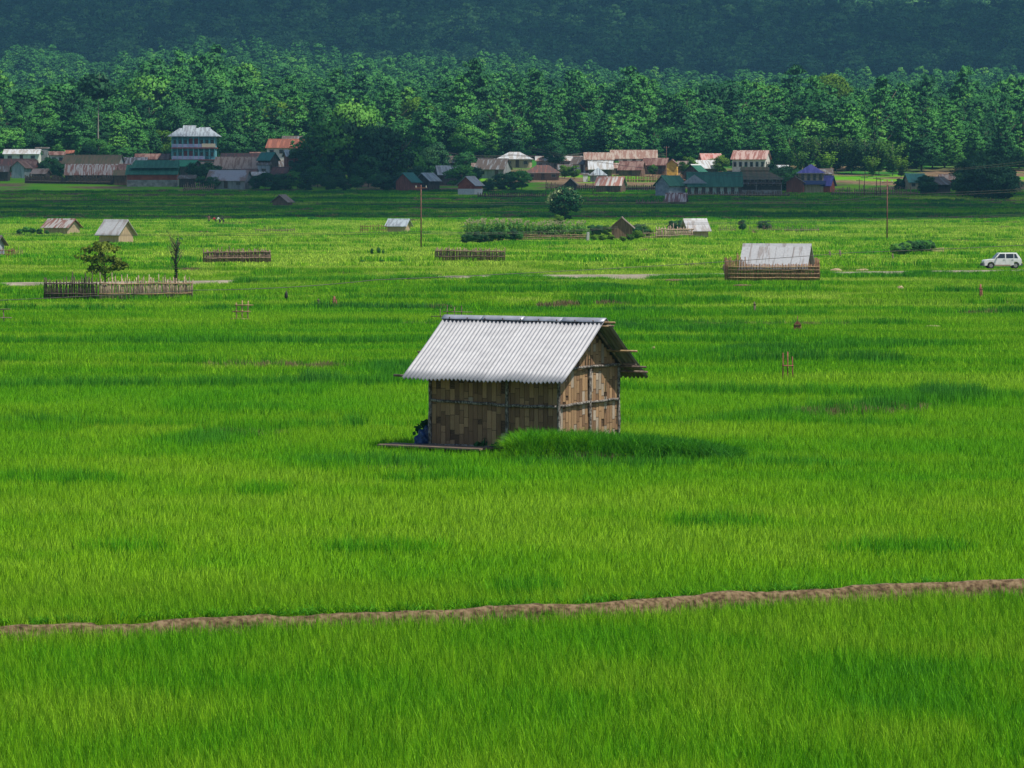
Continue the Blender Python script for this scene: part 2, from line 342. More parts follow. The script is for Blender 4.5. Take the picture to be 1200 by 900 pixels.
def rice(name, d0, d1, step, meshes, hz, label, wid=.125, zoff=0.0, margin=3.0):
    P = []
    ds = np.arange(d0, d1, step)
    for d in ds:
        w = wid * d + margin; xs = np.arange(-w, w, step); P.append(np.stack([xs, np.full_like(xs, d)], 1))
    P = np.concatenate(P); P = P + (rng.random(P.shape) - .5) * step * 1.1
    x, d = P[:, 0], P[:, 1]; t, h, keep = rice_state(x, d); x, d, t, h = x[keep], d[keep], t[keep], h[keep]
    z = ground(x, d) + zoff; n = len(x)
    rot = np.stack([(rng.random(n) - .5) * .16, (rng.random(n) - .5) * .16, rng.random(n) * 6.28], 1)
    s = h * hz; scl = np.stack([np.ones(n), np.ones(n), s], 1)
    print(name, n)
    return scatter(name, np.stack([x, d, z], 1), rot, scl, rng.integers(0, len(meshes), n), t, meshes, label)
rice("rice_near_bund", 50, 88, .21, tuft_set("near", 8, 21, .13, .64, .015, .32, 4), 1.0, "tall dark green rice blades nearest the camera, before and just behind the earth bank", .128)
rice("rice_middle", 88, 172, .36, tuft_set("middle", 8, 36, .26, .57, .022, .28, 3), 1.0, "bright green rice around the big corrugated roofed hut")
rice("rice_around_the_stakes", 172, 262, .50, tuft_set("stakes", 8, 46, .36, .52, .030, .32, 2), 1.0, "even green rice just behind the big corrugated roofed hut")
rice("rice_beyond_hut", 262, 400, .80, tuft_set("beyond", 6, 64, .56, .50, .045, .32, 2), 1.0, "sunlit yellow green rice between the big hut and the farm road")
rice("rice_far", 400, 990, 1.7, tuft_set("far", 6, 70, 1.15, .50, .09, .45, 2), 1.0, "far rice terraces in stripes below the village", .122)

# ------------------------------------------------------------------ ground sheet
def build_ground():
    ds = np.concatenate([np.arange(-250, 40, 30), np.arange(40, 130, 1.0), np.arange(130, 420, 2.0), np.arange(420, 1100, 4.0), np.arange(1100, 2000, 20.0), np.arange(2000, 6201, 50.0)])
    us = np.linspace(-1, 1, 221); us = np.sign(us) * (.45 * np.abs(us) + .55 * np.abs(us) ** 3)
    X = np.outer(120 + .46 * np.abs(ds), us); D = np.repeat(ds[:, None], len(us), 1)
    Z = ground(X, D); t, h, k = rice_state(X, D); nr, nc = X.shape
    idx = np.arange(nr * nc).reshape(nr, nc)
    Fq = np.stack([idx[:-1, :-1], idx[:-1, 1:], idx[1:, 1:], idx[1:, :-1]], -1).reshape(-1, 4)
    m, n, l, b = nmat("soil_and_grass")
    a = n.new("ShaderNodeAttribute"); a.attribute_name = 'tint'; r = ramp(n, [(p, tuple(q * .75 for q in c)) for p, c in GRASS]); l.new(a.outputs['Fac'], r.inputs[0])
    s = n.new("ShaderNodeAttribute"); s.attribute_name = 'soil'
    tc = n.new("ShaderNodeTexCoord"); no = n.new("ShaderNodeTexNoise"); no.inputs['Scale'].default_value = .5; no.inputs['Detail'].default_value = 9; no.inputs['Roughness'].default_value = .7; l.new(tc.outputs['Object'], no.inputs['Vector'])
    r2 = ramp(n, [(.3, (.10, .06, .035)), (.55, (.20, .13, .075)), (.75, (.30, .21, .13))]); l.new(no.outputs[0], r2.inputs[0])
    mx = n.new("ShaderNodeMixRGB"); l.new(s.outputs['Fac'], mx.inputs[0]); l.new(r.outputs[0], mx.inputs[1]); l.new(r2.outputs[0], mx.inputs[2])
    mr = n.new("ShaderNodeMapRange"); mr.inputs[3].default_value = .6; mr.inputs[4].default_value = 1.3; l.new(no.outputs[0], mr.inputs[0])
    hs = n.new("ShaderNodeHueSaturation"); l.new(mr.outputs[0], hs.inputs['Value']); l.new(mx.outputs[0], hs.inputs['Color']); l.new(hs.outputs[0], b.inputs['Base Color']); b.inputs['Roughness'].default_value = .95; b.inputs['Specular IOR Level'].default_value = .1
    me = np_mesh("ground", np.stack([X, D, Z], -1).reshape(-1, 3), Fq, m, None, True)
    T = np.where(D > 1082, .8, np.where(D > 985, .18 + .4 * fbm(X / 9, D / 9, 61), t))
    u = X / np.maximum(D, 1)
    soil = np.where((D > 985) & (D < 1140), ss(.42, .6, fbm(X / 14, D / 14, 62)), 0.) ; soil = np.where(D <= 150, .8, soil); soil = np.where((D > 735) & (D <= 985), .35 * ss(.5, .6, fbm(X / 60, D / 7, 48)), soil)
    soil = np.maximum(soil, ss(.5, 0, ((u - .1155) / .004) ** 2 + ((D - 2990) / 90) ** 2))
    a = me.attributes.new('tint', 'FLOAT', 'POINT'); a.data.foreach_set('value', T.ravel().astype(np.float32))
    a = me.attributes.new('soil', 'FLOAT', 'POINT'); a.data.foreach_set('value', soil.ravel().astype(np.float32))
    tag(link("ground", me), "valley floor, village slope and mountain side", kind='structure')
build_ground()

# ------------------------------------------------------------------ near earth bank (bund) between two paddies
earth_m = noisy("bank_earth", (.035, .020, .010), (.115, .072, .036), 9, .98, (1, 1, 1.3), 12, .30, .62, bump=.8, c3=(.21, .145, .08))
def build_bund():
    xs = np.arange(-26, 26, .05); prof = [(-.42, -.95), (-.34, -.62), (-.30, -.46), (-.27, -.34), (-.24, -.24), (-.20, -.15), (-.15, -.08), (-.05, -.04), (.12, -.05), (.26, -.12), (.40, -.35), (.55, -.6)]
    V = []
    for x in xs:
        d = float(bund_d(np.array([x]))[0]); s_ = .85 + .3 * float(vnoise(np.array([x / 3.]), np.array([0.]), 5)[0]) 
        low = .05 * float(ss(.62, .85, vnoise(np.array([x / 1.1 + 7]), np.array([2.]), 8))[0]) + .09 * float(ss(-6, 9, -x)) + .03 * (float(fbm(np.array([x / .8]), np.array([4.]), 9)[0]) - .5)
        for k, (dy, z) in enumerate(prof):
            jn = float(vnoise(np.array([x / .16]), np.array([k * 1.3]), 6)[0]) - .5; j2 = float(vnoise(np.array([x / .5]), np.array([k * 1.7]), 7)[0]) - .5
            V.append((x, d + dy * s_ + .09 * jn + .05 * j2, z - (low if k > 1 else 0) + (.05 if k < 6 else .018) * jn + .02 * j2))
    n = len(prof); idx = np.arange(len(V)).reshape(-1, n); Fq = np.stack([idx[:-1, :-1], idx[:-1, 1:], idx[1:, 1:], idx[1:, :-1]], -1).reshape(-1, 4)
    tag(link("earth_bank", np_mesh("earth_bank", V, Fq, earth_m)), "bare brown earth bank crossing the rice in the foreground", kind='structure')
build_bund()
# weeds and overhanging blades on the bank
def bank_weeds():
    n = 1500; x = rng.random(n) * 44 - 22; g = fbm(x / 1.2, x * 0, 15); k = (g > .54) | (rng.random(n) < .38); x = x[k]; n = len(x)
    side = rng.random(n) < .5; d = bund_d(x) + np.where(side, .1 + .35 * rng.random(n), -.5 + .1 * rng.random(n)); z = np.where(side, -.14, -.80)
    scatter("bank_weeds", np.stack([x, d, z], 1), np.stack([rng.random(n) * .3, rng.random(n) * .3, rng.random(n) * 6.28], 1), np.stack([np.ones(n), np.ones(n), np.where(side, .42, 1.15) * (.5 + .7 * rng.random(n))], 1), rng.integers(0, 4, n), .36 + .3 * rng.random(n), tuft_set("bank", 4, 16, .12, .5, .016, .8, 4), "grass growing along the earth bank")
bank_weeds()
# farm road
def build_road():
    m = noisy("road_dust", (.19, .16, .12), (.33, .285, .22), .6, .95, (1, 3, 1), 7)
    xs = np.arange(-120, 130, 1.0); V = []
    for x in xs:
        d = float(road_d(x))
        for dy, z in ((-1.6, -.55), (-1.25, .10), (-.8, .15), (0, .18), (.8, .17), (1.2, .12), (1.6, -.55)): V.append((x, d + dy, z + .03 * (random.random() - .5)))
    idx = np.arange(len(V)).reshape(-1, 7); Fq = np.stack([idx[:-1, :-1], idx[:-1, 1:], idx[1:, 1:], idx[1:, :-1]], -1).reshape(-1, 4)
    tag(link("farm_road", np_mesh("farm_road", V, Fq, m, None, True)), "pale dusty farm road through the rice", kind='structure')
    # rank verge grass: leaves stretches of the road hidden
    n = 5200; x = rng.random(n) * 120 - 60; u = x / 350 * F + 600
    g = fbm(x / 7, x * 0, 19); dense = ((u > 292) & (u < 512)) | ((u > 765) & (u < 985)); pe = np.maximum(ss(280, 305, u) * (1 - ss(500, 530, u)), ss(750, 785, u) * (1 - ss(970, 1000, u))); k = (rng.random(n) < pe) | ((g > .62) & (rng.random(n) < .6)) | (rng.random(n) < .03) ; x = x[k]; n = len(x); dn = dense[k]
    d = road_d(x) - 1.7 - 1.1 * rng.random(n); z = ground(x, d); hh = np.where(dn, 1.5, 1.15) * (.7 + .6 * rng.random(n))
    scatter("road_verge", np.stack([x, d, z], 1), np.stack([rng.random(n) * .3, rng.random(n) * .3, rng.random(n) * 6.28], 1), np.stack([np.ones(n), np.ones(n), hh], 1), rng.integers(0, 4, n), .3 + .5 * rng.random(n), tuft_set("verge", 4, 34, .45, .5, .045, .6, 3), "rank dark grass on the verge of the farm road")
build_road()
# the raised grassy mound right of the big hut
def mound():
    n = 2300; px = 596 + (870 - 596) * rng.random(n) ** 1.15; e = (px - 596) / 274
    p0 = at(596, 543, 127.2); x = (px - 600) / S(127.0); d = 126.8 + 1.7 * rng.random(n) + .5 * e - (.5 * rng.random(n)) * (rng.random(n) < .42)
    top = np.interp(px, [596, 606, 622, 680, 740, 800, 840, 870], [.55, .80, .86, .84, .76, .60, .42, .24]); front = (d < 127.0)
    h = top * (.52 + .52 * rng.random(n)) + .12 * (fbm(px / 9, d, 24) - .5); z = np.where(d > 126.85, top * .42 - .08 - .25 * e, -.40); h = np.maximum(h, z + .2); tnt = .32 + .32 * e + .35 * (fbm(px / 18, d * 2, 23) - .5) + .15 * rng.random(n)
    keep = ~in_hut(x, d, .05); x, d, z, h, tnt = x[keep], d[keep], z[keep], h[keep], tnt[keep]; n = len(x)
    o = scatter("grass_mound", np.stack([x, d, z], 1), np.stack([(rng.random(n) - .5) * .5, (rng.random(n) - .5) * .5, rng.random(n) * 6.28], 1), np.stack([np.ones(n) * .9, np.ones(n) * .9, (h - z) / .6], 1), rng.integers(0, 5, n), np.clip(tnt, 0, .9), tuft_set("mound", 7, 16, .15, .62, .022, .95, 4), "tall grass mound along the right foot of the big hut")
    V = MB()
    pts = [(597, .10), (612, .20), (640, .22), (700, .20), (740, .05), (760, -.1)]
    for i in range(len(pts) - 1):
        a, b = pts[i], pts[i + 1]
        xa, xb = (a[0] - 600) / S(127), (b[0] - 600) / S(127)
        V.add([(xa, 126.3, -.6), (xa, 126.6, a[1] - .25), (xa, 126.9, a[1]), (xb, 126.3, -.6), (xb, 126.6, b[1] - .25), (xb, 126.9, b[1]), (xa, 128.4, -.3), (xb, 128.4, -.3)], [(0, 3, 4, 1), (1, 4, 5, 2), (2, 5, 7, 6)])
    tag(V.build("mound_soil", noisy("dark_soil", (.022, .014, .009), (.07, .045, .028), 6, 1, (1, 1, 1)), None, True), "dark soil face below the tall grass beside the big hut", kind='structure')
mound()

# ------------------------------------------------------------------ trees
def quads(centers, normals, size, r):
    n = len(centers); a = np.cross(normals, r.standard_normal((n, 3))); a /= np.linalg.norm(a, axis=1)[:, None] + 1e-9; b = np.cross(normals, a)
    s = (size * (.6 + .8 * r.random(n)))[:, None] / 2; a = a * s; b = b * s * (.55 + .4 * r.random(n))[:, None]
    V = np.stack([centers - a, centers - b * 1.0, centers + a, centers + b], 1).reshape(-1, 3); Fq = np.arange(4 * n).reshape(-1, 4); return V, Fq
def lumps_to_leaves(L, per, size, r, down=.3):
    """L: rows of (x, y, z, radius); leaves lie on and in each lump"""
    L = np.asarray(L, float); C = np.repeat(L[:, :3], per, 0); rad = np.repeat(L[:, 3], per); n = len(C)
    d = r.standard_normal((n, 3)); d /= np.linalg.norm(d, axis=1)[:, None]; d[:, 2] = np.where(d[:, 2] < -down, -d[:, 2] * .6, d[:, 2])
    rr = rad * (.55 + .5 * r.random(n)); P = C + d * rr[:, None] * np.array([1, 1, .8]); N = d + .75 * r.standard_normal((n, 3)); N /= np.linalg.norm(N, axis=1)[:, None]
    V, Fq = quads(P, N, size, r); lv = np.repeat(r.random(len(L)), per) * .4 + .6 * r.random(n)
    ax = np.array([0, 0, C[:, 2].mean()]); o = P - ax; o /= np.linalg.norm(o, axis=1)[:, None] + 1e-9
    # leaves face outward from their bough, so the boughs round off in the light
    G = d * .5 + o * .85 + .30 * r.standard_normal((n, 3)); G /= np.linalg.norm(G, axis=1)[:, None]
    return V, Fq, np.stack([np.repeat(lv, 4), *np.repeat(G, 4, 0).T], 1)
def broad(seed, nl=34, per=190, size=.042, wide=.42, low=.28, flatt=1.0, lump=.155):
    """crown in a unit-height tree"""
    r = np.random.default_rng(seed); L = []; cz = (1 + low) / 2; hz = (1 - low) / 2
    while len(L) < nl:
        d = r.standard_normal(3); d /= np.linalg.norm(d); k = .55 + .35 * r.random(); zz = cz + d[2] * hz * k
        L.append((d[0] * wide * k * (1 - .25 * max(d[2], 0)), d[1] * wide * k, zz, lump * (.7 + .6 * r.random())))
    return lumps_to_leaves(L, per, size, r)
def pine(seed, whorls=13, per=72, size=.031, wide=.27, low=.22, tip=1.4, lump=.062, lopside=.2):
    r = np.random.default_rng(seed); L = []
    for i in range(whorls):
        q = i / (whorls - 1); z = low + (1 - low - .03) * q; rad = wide * (1 - q ** tip) ** .8 * (.8 + .35 * r.random()) + .02; nb = max(2, int(7 * (1 - q) + 2.5)); a0 = r.random() * 6.28
        for k in range(nb):
            a = a0 + 6.283 * k / nb + r.random() * .5; rr = rad * (.65 + .5 * r.random()) * (1 + lopside * math.sin(a + seed))
            if r.random() < .07: continue
            for s_ in (1.0, .55):
                if s_ < 1 and rr < .12: continue
                L.append((math.cos(a) * rr * s_, math.sin(a) * rr * s_, z + rr * .18 * s_ + .02 * r.standard_normal(), lump * (.75 + .5 * r.random()) * (.75 + .5 * (1 - q))))
    L.append((0, 0, .96, lump * .55)); return lumps_to_leaves(L, per, size, r, .2)
TREE_STOPS = [(0, (.016, .085, .026)), (.3, (.036, .155, .036)), (.6, (.056, .22, .042)), (.93, (.085, .29, .045)), (1, (.14, .36, .05))]
DARK_STOPS = [(0, (.022, .085, .034)), (.5, (.032, .115, .040)), (1, (.050, .155, .045))]  # dark greens; in the clump left of centre the darkness paints cloud shade
LIGHT_STOPS = [(0, (.06, .17, .02)), (.5, (.11, .25, .02)), (1, (.17, .28, .035))]
OLIVE_STOPS = [(0, (.10, .15, .015)), (.5, (.14, .20, .02)), (1, (.19, .26, .03))]
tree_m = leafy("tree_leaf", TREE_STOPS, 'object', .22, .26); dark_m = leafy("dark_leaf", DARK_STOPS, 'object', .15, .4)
light_m = leafy("light_leaf", LIGHT_STOPS, 'object', .4, .4); olive_m = leafy("olive_leaf", OLIVE_STOPS, 'object', .3, .5)
pale_m = leafy("pale_leaf", [(0, (.2, .3, .12)), (1, (.42, .48, .24))], 'object', .3, .6)
bark_m = noisy("bark", (.05, .035, .025), (.14, .10, .07), 4, .95, (1, 1, .3), 6); pale_bark_m = noisy("pale_bark", (.2, .17, .13), (.36, .32, .26), 4, .9, (1, 1, .3), 6)
def trunk_mesh(seed, low, m, lean=.03, r0=.018, branches=5):
    random.seed(seed); b = MB(); x = y = 0; pts = [(0, 0, -.06)]
    for i in range(1, 6): x += lean * (random.random() - .5); y += lean * (random.random() - .5); pts.append((x, y, i / 5 * .88))
    b.tube(pts, [r0 * 1.35] + [r0 * (1.05 - .17 * i) for i in range(1, 6)], 7)
    for k in range(branches):
        z = low + (.85 - low) * random.random() * .8; a = random.random() * 6.28; L = .10 + .14 * random.random(); p = Vector(pts[min(5, int(z / .88 * 5))]); p = Vector((p.x, p.y, z))
        b.tube([p, p + Vector((math.cos(a) * L * .6, math.sin(a) * L * .6, L * .35)), p + Vector((math.cos(a) * L, math.sin(a) * L, L * .8))], [r0 * .45, r0 * .3, r0 * .12], 5)
    return b.mesh("trunk", m, True)
def leaf_mesh(name, V, Fq, m, v): return np_mesh(name, V, Fq, m, v[:, 0], True, v[:, 1:])
def crown_mesh(fn, m, seed, **k):
    V, Fq, v = fn(seed, **k); return leaf_mesh("crown", V, Fq, m, v)
PINES = [(crown_mesh(pine, tree_m, 10 + i, wide=.19 + .022 * (i % 4), low=.12 + .03 * (i % 3), tip=1.05 + .25 * (i % 3)), trunk_mesh(40 + i, .3, bark_m)) for i in range(8)]
BROADS = [(crown_mesh(broad, tree_m, 30 + i, wide=.34 + .03 * (i % 4), low=.16 + .04 * (i % 3)), trunk_mesh(60 + i, .3, bark_m, .08, .022)) for i in range(7)]
DARKS = [(crown_mesh(broad, dark_m, 50 + i, wide=.34 + .04 * (i % 3), low=.05, nl=44), trunk_mesh(80 + i, .3, bark_m, .06, .022)) for i in range(4)]
LIGHTS = [(crown_mesh(broad, light_m, 70 + i, wide=.40, low=.08, nl=40), trunk_mesh(90 + i, .3, bark_m, .06, .02)) for i in range(3)]
def bamboo(seed, n=26):
    r = np.random.default_rng(seed); C = []; 
    for i in range(n):
        a = r.random() * 6.28; ro = .12 * r.random(); sp = .12 + .22 * r.random(); h = .7 + .3 * r.random()
        for q in np.linspace(.15, 1, 9): C.append((math.cos(a) * (ro + sp * q * q), math.sin(a) * (ro + sp * q * q), h * (q - .12 * q ** 3), .045 + .02 * r.random()))
    return lumps_to_leaves(C, 9, .05, r)
BAMBOOS = [(crown_mesh(bamboo, leafy("bamboo_leaf%d" % i, [(0, c), (1, tuple(q * 1.5 for q in c))], 'object', .35, .4), 20 + i), trunk_mesh(30 + i, .2, pale_bark_m, .03, .01)) for i, c in enumerate([(.055, .14, .02), (.10, .22, .015), (.035, .10, .03)])]
def tree(kind, x, d, h, label, group=None, cat='tree', name='tree', wide=1.0, z=None, low=0):
    cm, tm = kind; t = thing(name, label, cat, (x, d, (base_z(x, d) if z is None else z) - .1 - (.13 * h if name in ('bush', 'dark_tree', 'hedge_plant', 'weed') else 0)), random.random() * 6.28, group)
    link("crown", cm, t, scale=(h * wide, h * wide, h)); link("trunk", tm, t, scale=(h, h, h)); return t
def tree_px(kind, px, py, hpx, label, group=None, **k):
    p = put(px, py); h = hpx / S(p.y) * 1.02; return tree(kind, p.x, p.y, h, label, group, **k)


# ------------------------------------------------------------------ the big hut
def Lh(X, Y, Z): return (X, Y, Z)
strip_m = noisy("bamboo_strip", (.22, .125, .062), (.46, .29, .155), 9, .75, (5, 5, .45), 8, .3, .7, bump=.6, rnd=.22)
strip_b = noisy("bamboo_strip_brown", (.14, .075, .04), (.31, .185, .10), 9, .8, (5, 5, .45), 8, .3, .7, bump=.6, rnd=.22)
strip_g = noisy("bamboo_strip_grey", (.26, .20, .15), (.46, .37, .28), 9, .8, (5, 5, .45), 8, .3, .7, bump=.6, rnd=.3)
weft_m = noisy("bamboo_weft", (.06, .035, .02), (.15, .09, .05), 7, .85, (1, 1, 6), 6)
log_m = noisy("lichen_log", (.07, .055, .045), (.40, .37, .33), 16, .95, (1, 1, .6), 8, .42, .72, bump=1.0)
pole_m = noisy("bamboo_pole", (.16, .10, .05), (.36, .24, .12), 6, .6, (1, 1, 1), 5, rnd=.25)
oldpole_m = noisy("weathered_pole", (.09, .06, .045), (.24, .18, .14), 6, .85, (1, 1, 1), 6, rnd=.3)
red_m = noisy("reddish_wood", (.14, .045, .03), (.30, .12, .08), 6, .85, rnd=.2)
galv_m = noisy("galvanised_sheet", (.27, .27, .29), (.38, .38, .395), 5, .55, (.3, 1, 1), 4, .2, .8, metal=.1, spec=.4, rnd=.05)
under_m = noisy("old_sheet", (.13, .13, .13), (.28, .27, .25), 3, .6, (1, .4, .4), 7, metal=.3)
cap_m = noisy("ridge_cap_sheet", (.34, .35, .40), (.50, .51, .56), 2.5, .45, (1, 1, 1), 7, metal=.45, rnd=.06)
def big_hut():
    t = thing("bamboo_hut", "big woven bamboo hut with bright corrugated metal roof standing in the middle of the rice", "hut", hut_C, HYAW)
    L, W, z0, zw = HL, HW, -.05, 2.56; zr = 4.0; slope = (zr - zw - .04) / (W / 2)
    # wall panels: dark weft behind the strips
    b = MB(); b.box(-L / 2, .03, (zw + z0) / 2, L - .06, .02, zw - z0); b.box(-L / 2, W - .03, (zw + z0) / 2, L - .06, .02, zw - z0)
    for X in (-.03, -L + .03): b.prism([(.02, z0), (W - .02, z0), (W - .02, zw), (W / 2, zr - .12), (.02, zw)], X - .01, X + .01, 'X')
    b.build("weave_backing", weft_m, t)
    um = MB().box(0, 0, 0, 1, 1, 1)
    meshes = [um.mesh("bamboo_strip", m) for m in (strip_m, strip_b, strip_g)]
    random.seed(11); cnt = 0
    def col(face, c, w, top, wts):
        nonlocal cnt
        z = z0
        while z < top - .05:
            hh = random.choice((.26, .36, .5, .62, .8)) * (.8 + .4 * random.random()); 
            if top - z - hh < .15: hh = top - z
            ps = random.random()
            if ps < .09: z += hh * .55; continue       # a gap of the weave, the dark weft shows
            k = random.choices((0, 1, 2), wts)[0]; pr = .008 + .016 * random.random()
            me = meshes[k]; ww = w * (.88 + .08 * random.random())
            o = link("bamboo_strip", me, t)
            if face == 0: o.location = (c, -pr / 2 + .012, z + hh / 2); o.scale = (ww, .022, hh - .020)
            else: o.location = (pr / 2 - .012, c, z + hh / 2); o.scale = (.022, ww, hh - .020)
            o.rotation_euler = (0, random.gauss(0, .006), 0) if face == 0 else (random.gauss(0, .006), 0, 0)
            cnt += 1; z += hh
    n = 27; w = (L - .1) / n
    for i in range(n): col(0, -L + .05 + w * (i + .5), w, zw, (4, 6, .4))
    n = 21; w = (W - .1) / n
    for i in range(n):
        c = .05 + w * (i + .5); top = zw + slope * (min(c, W - c)) - .08; col(1, c, w, top, (6, 3, 2))
    print('strips', cnt)
    def log(name, a, c, r, m=log_m, jit=.16, seg=9):
        a = Vector(a); c = Vector(c); pts = [a.lerp(c, i / seg) + Vector((random.gauss(0, .008), random.gauss(0, .008), random.gauss(0, .008))) for i in range(seg + 1)]
        return MB().tube(pts, r, 9, True, jit).build(name, m, t, True)
    for X, Y, r in ((0, 0, .055), (-L, 0, .055), (-1.9, -.05, .052), (0.03, W / 2, .062), (0, W, .055), (-L, W, .055)):
        log("post", (X + (.02 if X == 0 else 0), Y - (.03 if Y == 0 else 0), -.6), (X + (.02 if X == 0 else 0), Y - (.03 if Y == 0 else 0), zw + (0 if Y != W / 2 else -.1)), r)
    log("rail", (-L + .05, -.07, 1.42), (-1.95, -.07, 1.33), .048); log("rail", (-1.85, -.07, 1.33), (-.05, -.07, 1.34), .048)
    log("rail", (.07, .06, 1.36), (.07, W / 2 - .06, 1.43), .048); log("rail", (.07, W / 2 + .06, 1.42), (.07, W - .05, 1.45), .042)
    log("tie_beam", (.09, -.08, 2.50), (.09, W + .08, 2.54), .048)
    log("wall_plate", (-L - .35, -.09, zw - .13), (.45, -.09, zw - .13), .05, oldpole_m); log("wall_plate", (-L - .35, W + .10, zw - .02), (.60, W + .10, zw - .02), .05, oldpole_m)
    log("sill", (-L - .1, -.09, .02), (.05, -.09, .0), .05)
    # plank terrace on the left of the front wall
    for i in range(6):
        y = -.20 - .17 * i; x0 = -L - 1.35 + .5 * random.random() * (i % 2); MB().box(0, 0, 0, 3.9 - (L + x0) * 0, .155, .05).build("plank", noisy("old_plank", (.13, .085, .06), (.30, .21, .16), 4, .95, (.5, 3, 3), 7, rnd=.25) if i == 0 else bpy.data.materials["old_plank"], t).location = (x0 + 1.95, y, -.005 + .012 * random.random())
    for i in range(4): MB().box(-L - 1.2 + i * 1.05, -.62, -.27, .12, .9, .45).build("plank_bearer", weft_m, t)
    # purlins and ridge pole with sticking-out ends
    def pur(q, x0, x1, r=.036, m=pole_m, dz=0, side=-1):
        Y = W / 2 + side * q * 2.4; Z = zr - q * 1.88 - (.09 if q < .1 else .21) + dz; log("purlin", (x0, Y, Z), (x1, Y, Z), r, m, .1)
    pur(0, -L - .72, .95); pur(.06, -L - .70, .80, .03); pur(.05, -L - .65, .86, .03, oldpole_m, side=1); pur(.48, -L - .86, .50); pur(.86, -L - 1.15, .5, .04, oldpole_m)
    pur(.42, -L - .5, 1.12, side=1); pur(.70, -L - .5, 1.05, .034, oldpole_m, side=1); pur(.76, -L - .5, 1.0, .04, oldpole_m, side=1, dz=-.05)
    log("gable_peg", (.0, .98, 3.25), (.38, .98, 3.24), .022, pole_m)
    for X in (.13, -L - .1, -L / 2): 
        log("rafter", (X, -.5, zr - 1.88 * (1 - (-.5 - (-.7)) / 2.4) - .12), (X, W / 2, zr - .12), .04, oldpole_m); log("rafter", (X, W + .5, zr - 1.88 * (W / 2 + .5) / 2.4 - .12), (X, W / 2, zr - .12), .04, oldpole_m)
    # corrugated sheets
    x0, x1 = -L - .62, .60; ns = 8; sw = (x1 - x0) / ns; wp = .152; 
    def sheet_part(i, side):
        random.seed(i * 2 + side + 5); a = x0 + i * sw; bw = a + sw + .05; nx = int((bw - a) / wp * 8); ny = 6; V = []; dz0 = .012 * (i % 2); ext = random.random() * .05; sag = .0
        for j in range(ny + 1):
            q = j / ny
            for k in range(nx + 1):
                X = a + (bw - a) * k / nx; Y = W / 2 + side * (q * (2.4 + ext)); Z = zr - q * (1.88 + ext * .78) - .03 * math.sin(q * math.pi) * (.5 + .5 * math.sin(X * 1.3)) + .036 * math.sin(2 * math.pi * (X - x0) / wp) + dz0 + .01 * math.sin(X * 3.1 + j)
                V.append((X, Y, Z))
        idx = np.arange(len(V)).reshape(ny + 1, nx + 1); Fq = np.stack([idx[:-1, :-1], idx[:-1, 1:], idx[1:, 1:], idx[1:, :-1]], -1).reshape(-1, 4)
        o = link("roof_sheet", np_mesh("roof_sheet", V, Fq, galv_m if side < 0 else under_m, None, True), t)
        s_ = o.modifiers.new("thickness", 'SOLIDIFY'); s_.thickness = .004
    for i in range(ns): sheet_part(i, -1); sheet_part(i, 1)
    for i in range(4):
        a = x0 - .03 + i * (x1 - x0) / 4; bb = a + (x1 - x0) / 4 + .06; dz = .04 + .006 * (i % 2); wv = []
        for X in np.linspace(a, bb, 9): j = .012 * (random.random() - .5); wv += [(X, W / 2 - .19, zr - .12 + dz + j), (X, W / 2 - .1, zr - .06 + dz + j * .5), (X, W / 2, zr + .005 + dz), (X, W / 2 + .1, zr - .06 + dz + j), (X, W / 2 + .19, zr - .12 + dz - j)]
        idx = np.arange(len(wv)).reshape(9, 5); Fq = np.stack([idx[:-1, :-1], idx[:-1, 1:], idx[1:, 1:], idx[1:, :-1]], -1).reshape(-1, 4)
        o = link("ridge_cap", np_mesh("ridge_cap", wv, Fq, cap_m), t); s_ = o.modifiers.new("thickness", 'SOLIDIFY'); s_.thickness = .006
    for i in range(9):
        X = x0 + .3 + i * .68; MB().tube([(X, W / 2 - .17, zr - .06), (X, W / 2 - .19, zr - .02)], .02, 6).build("roof_nail", weft_m, t)
    # blue tarpaulin bundle and a climbing plant at the left foot
    ax = hut_C + hr * (-L - .28) + hb * .05
    tm = noisy("blue_tarpaulin", (.008, .02, .07), (.03, .07, .2), 5, .35, bump=.8)
    bm = bmesh.new(); rr = bmesh.ops.create_icosphere(bm, subdivisions=4, radius=1)
    for v in rr['verts']:
        q = v.co; k = 1 + .14 * math.sin(q.x * 7 + q.z * 9) + .1 * math.sin(q.y * 11 - q.z * 5); q.z = q.z if q.z > -.4 else -.4; v.co = Vector((q.x * .30 * k + .12 * q.z, q.y * .28 * k, q.z * .42 * k + .12))
    me = bpy.data.meshes.new("tarpaulin"); bm.to_mesh(me); bm.free(); me.materials.append(tm); tag(link("tarpaulin", me, None, ax), "crumpled dark blue tarpaulin leaning on the left corner of the big hut", "tarpaulin")
    r = np.random.default_rng(3); n = 130; C = np.stack([r.normal(0, .16, n), r.normal(0, .14, n), .35 + .42 * r.random(n)], 1); N = r.standard_normal((n, 3)); N[:, 2] = abs(N[:, 2]); N /= np.linalg.norm(N, axis=1)[:, None]
    V, Fq = quads(C, N, .17, r); p = thing("climbing_plant", "leafy green plant growing above the blue tarpaulin at the left corner of the big hut", "plant", ax + hb * .25)
    link("leaves", np_mesh("leaves", V, Fq, tree_m, np.repeat(r.random(n), 4)), p)
    b = MB(); [b.tube([(0, 0, -.5), (q[0] * .5, q[1] * .5, .3), tuple(q)], .008, 4) for q in C[::14]]; b.build("stem", bark_m, p)
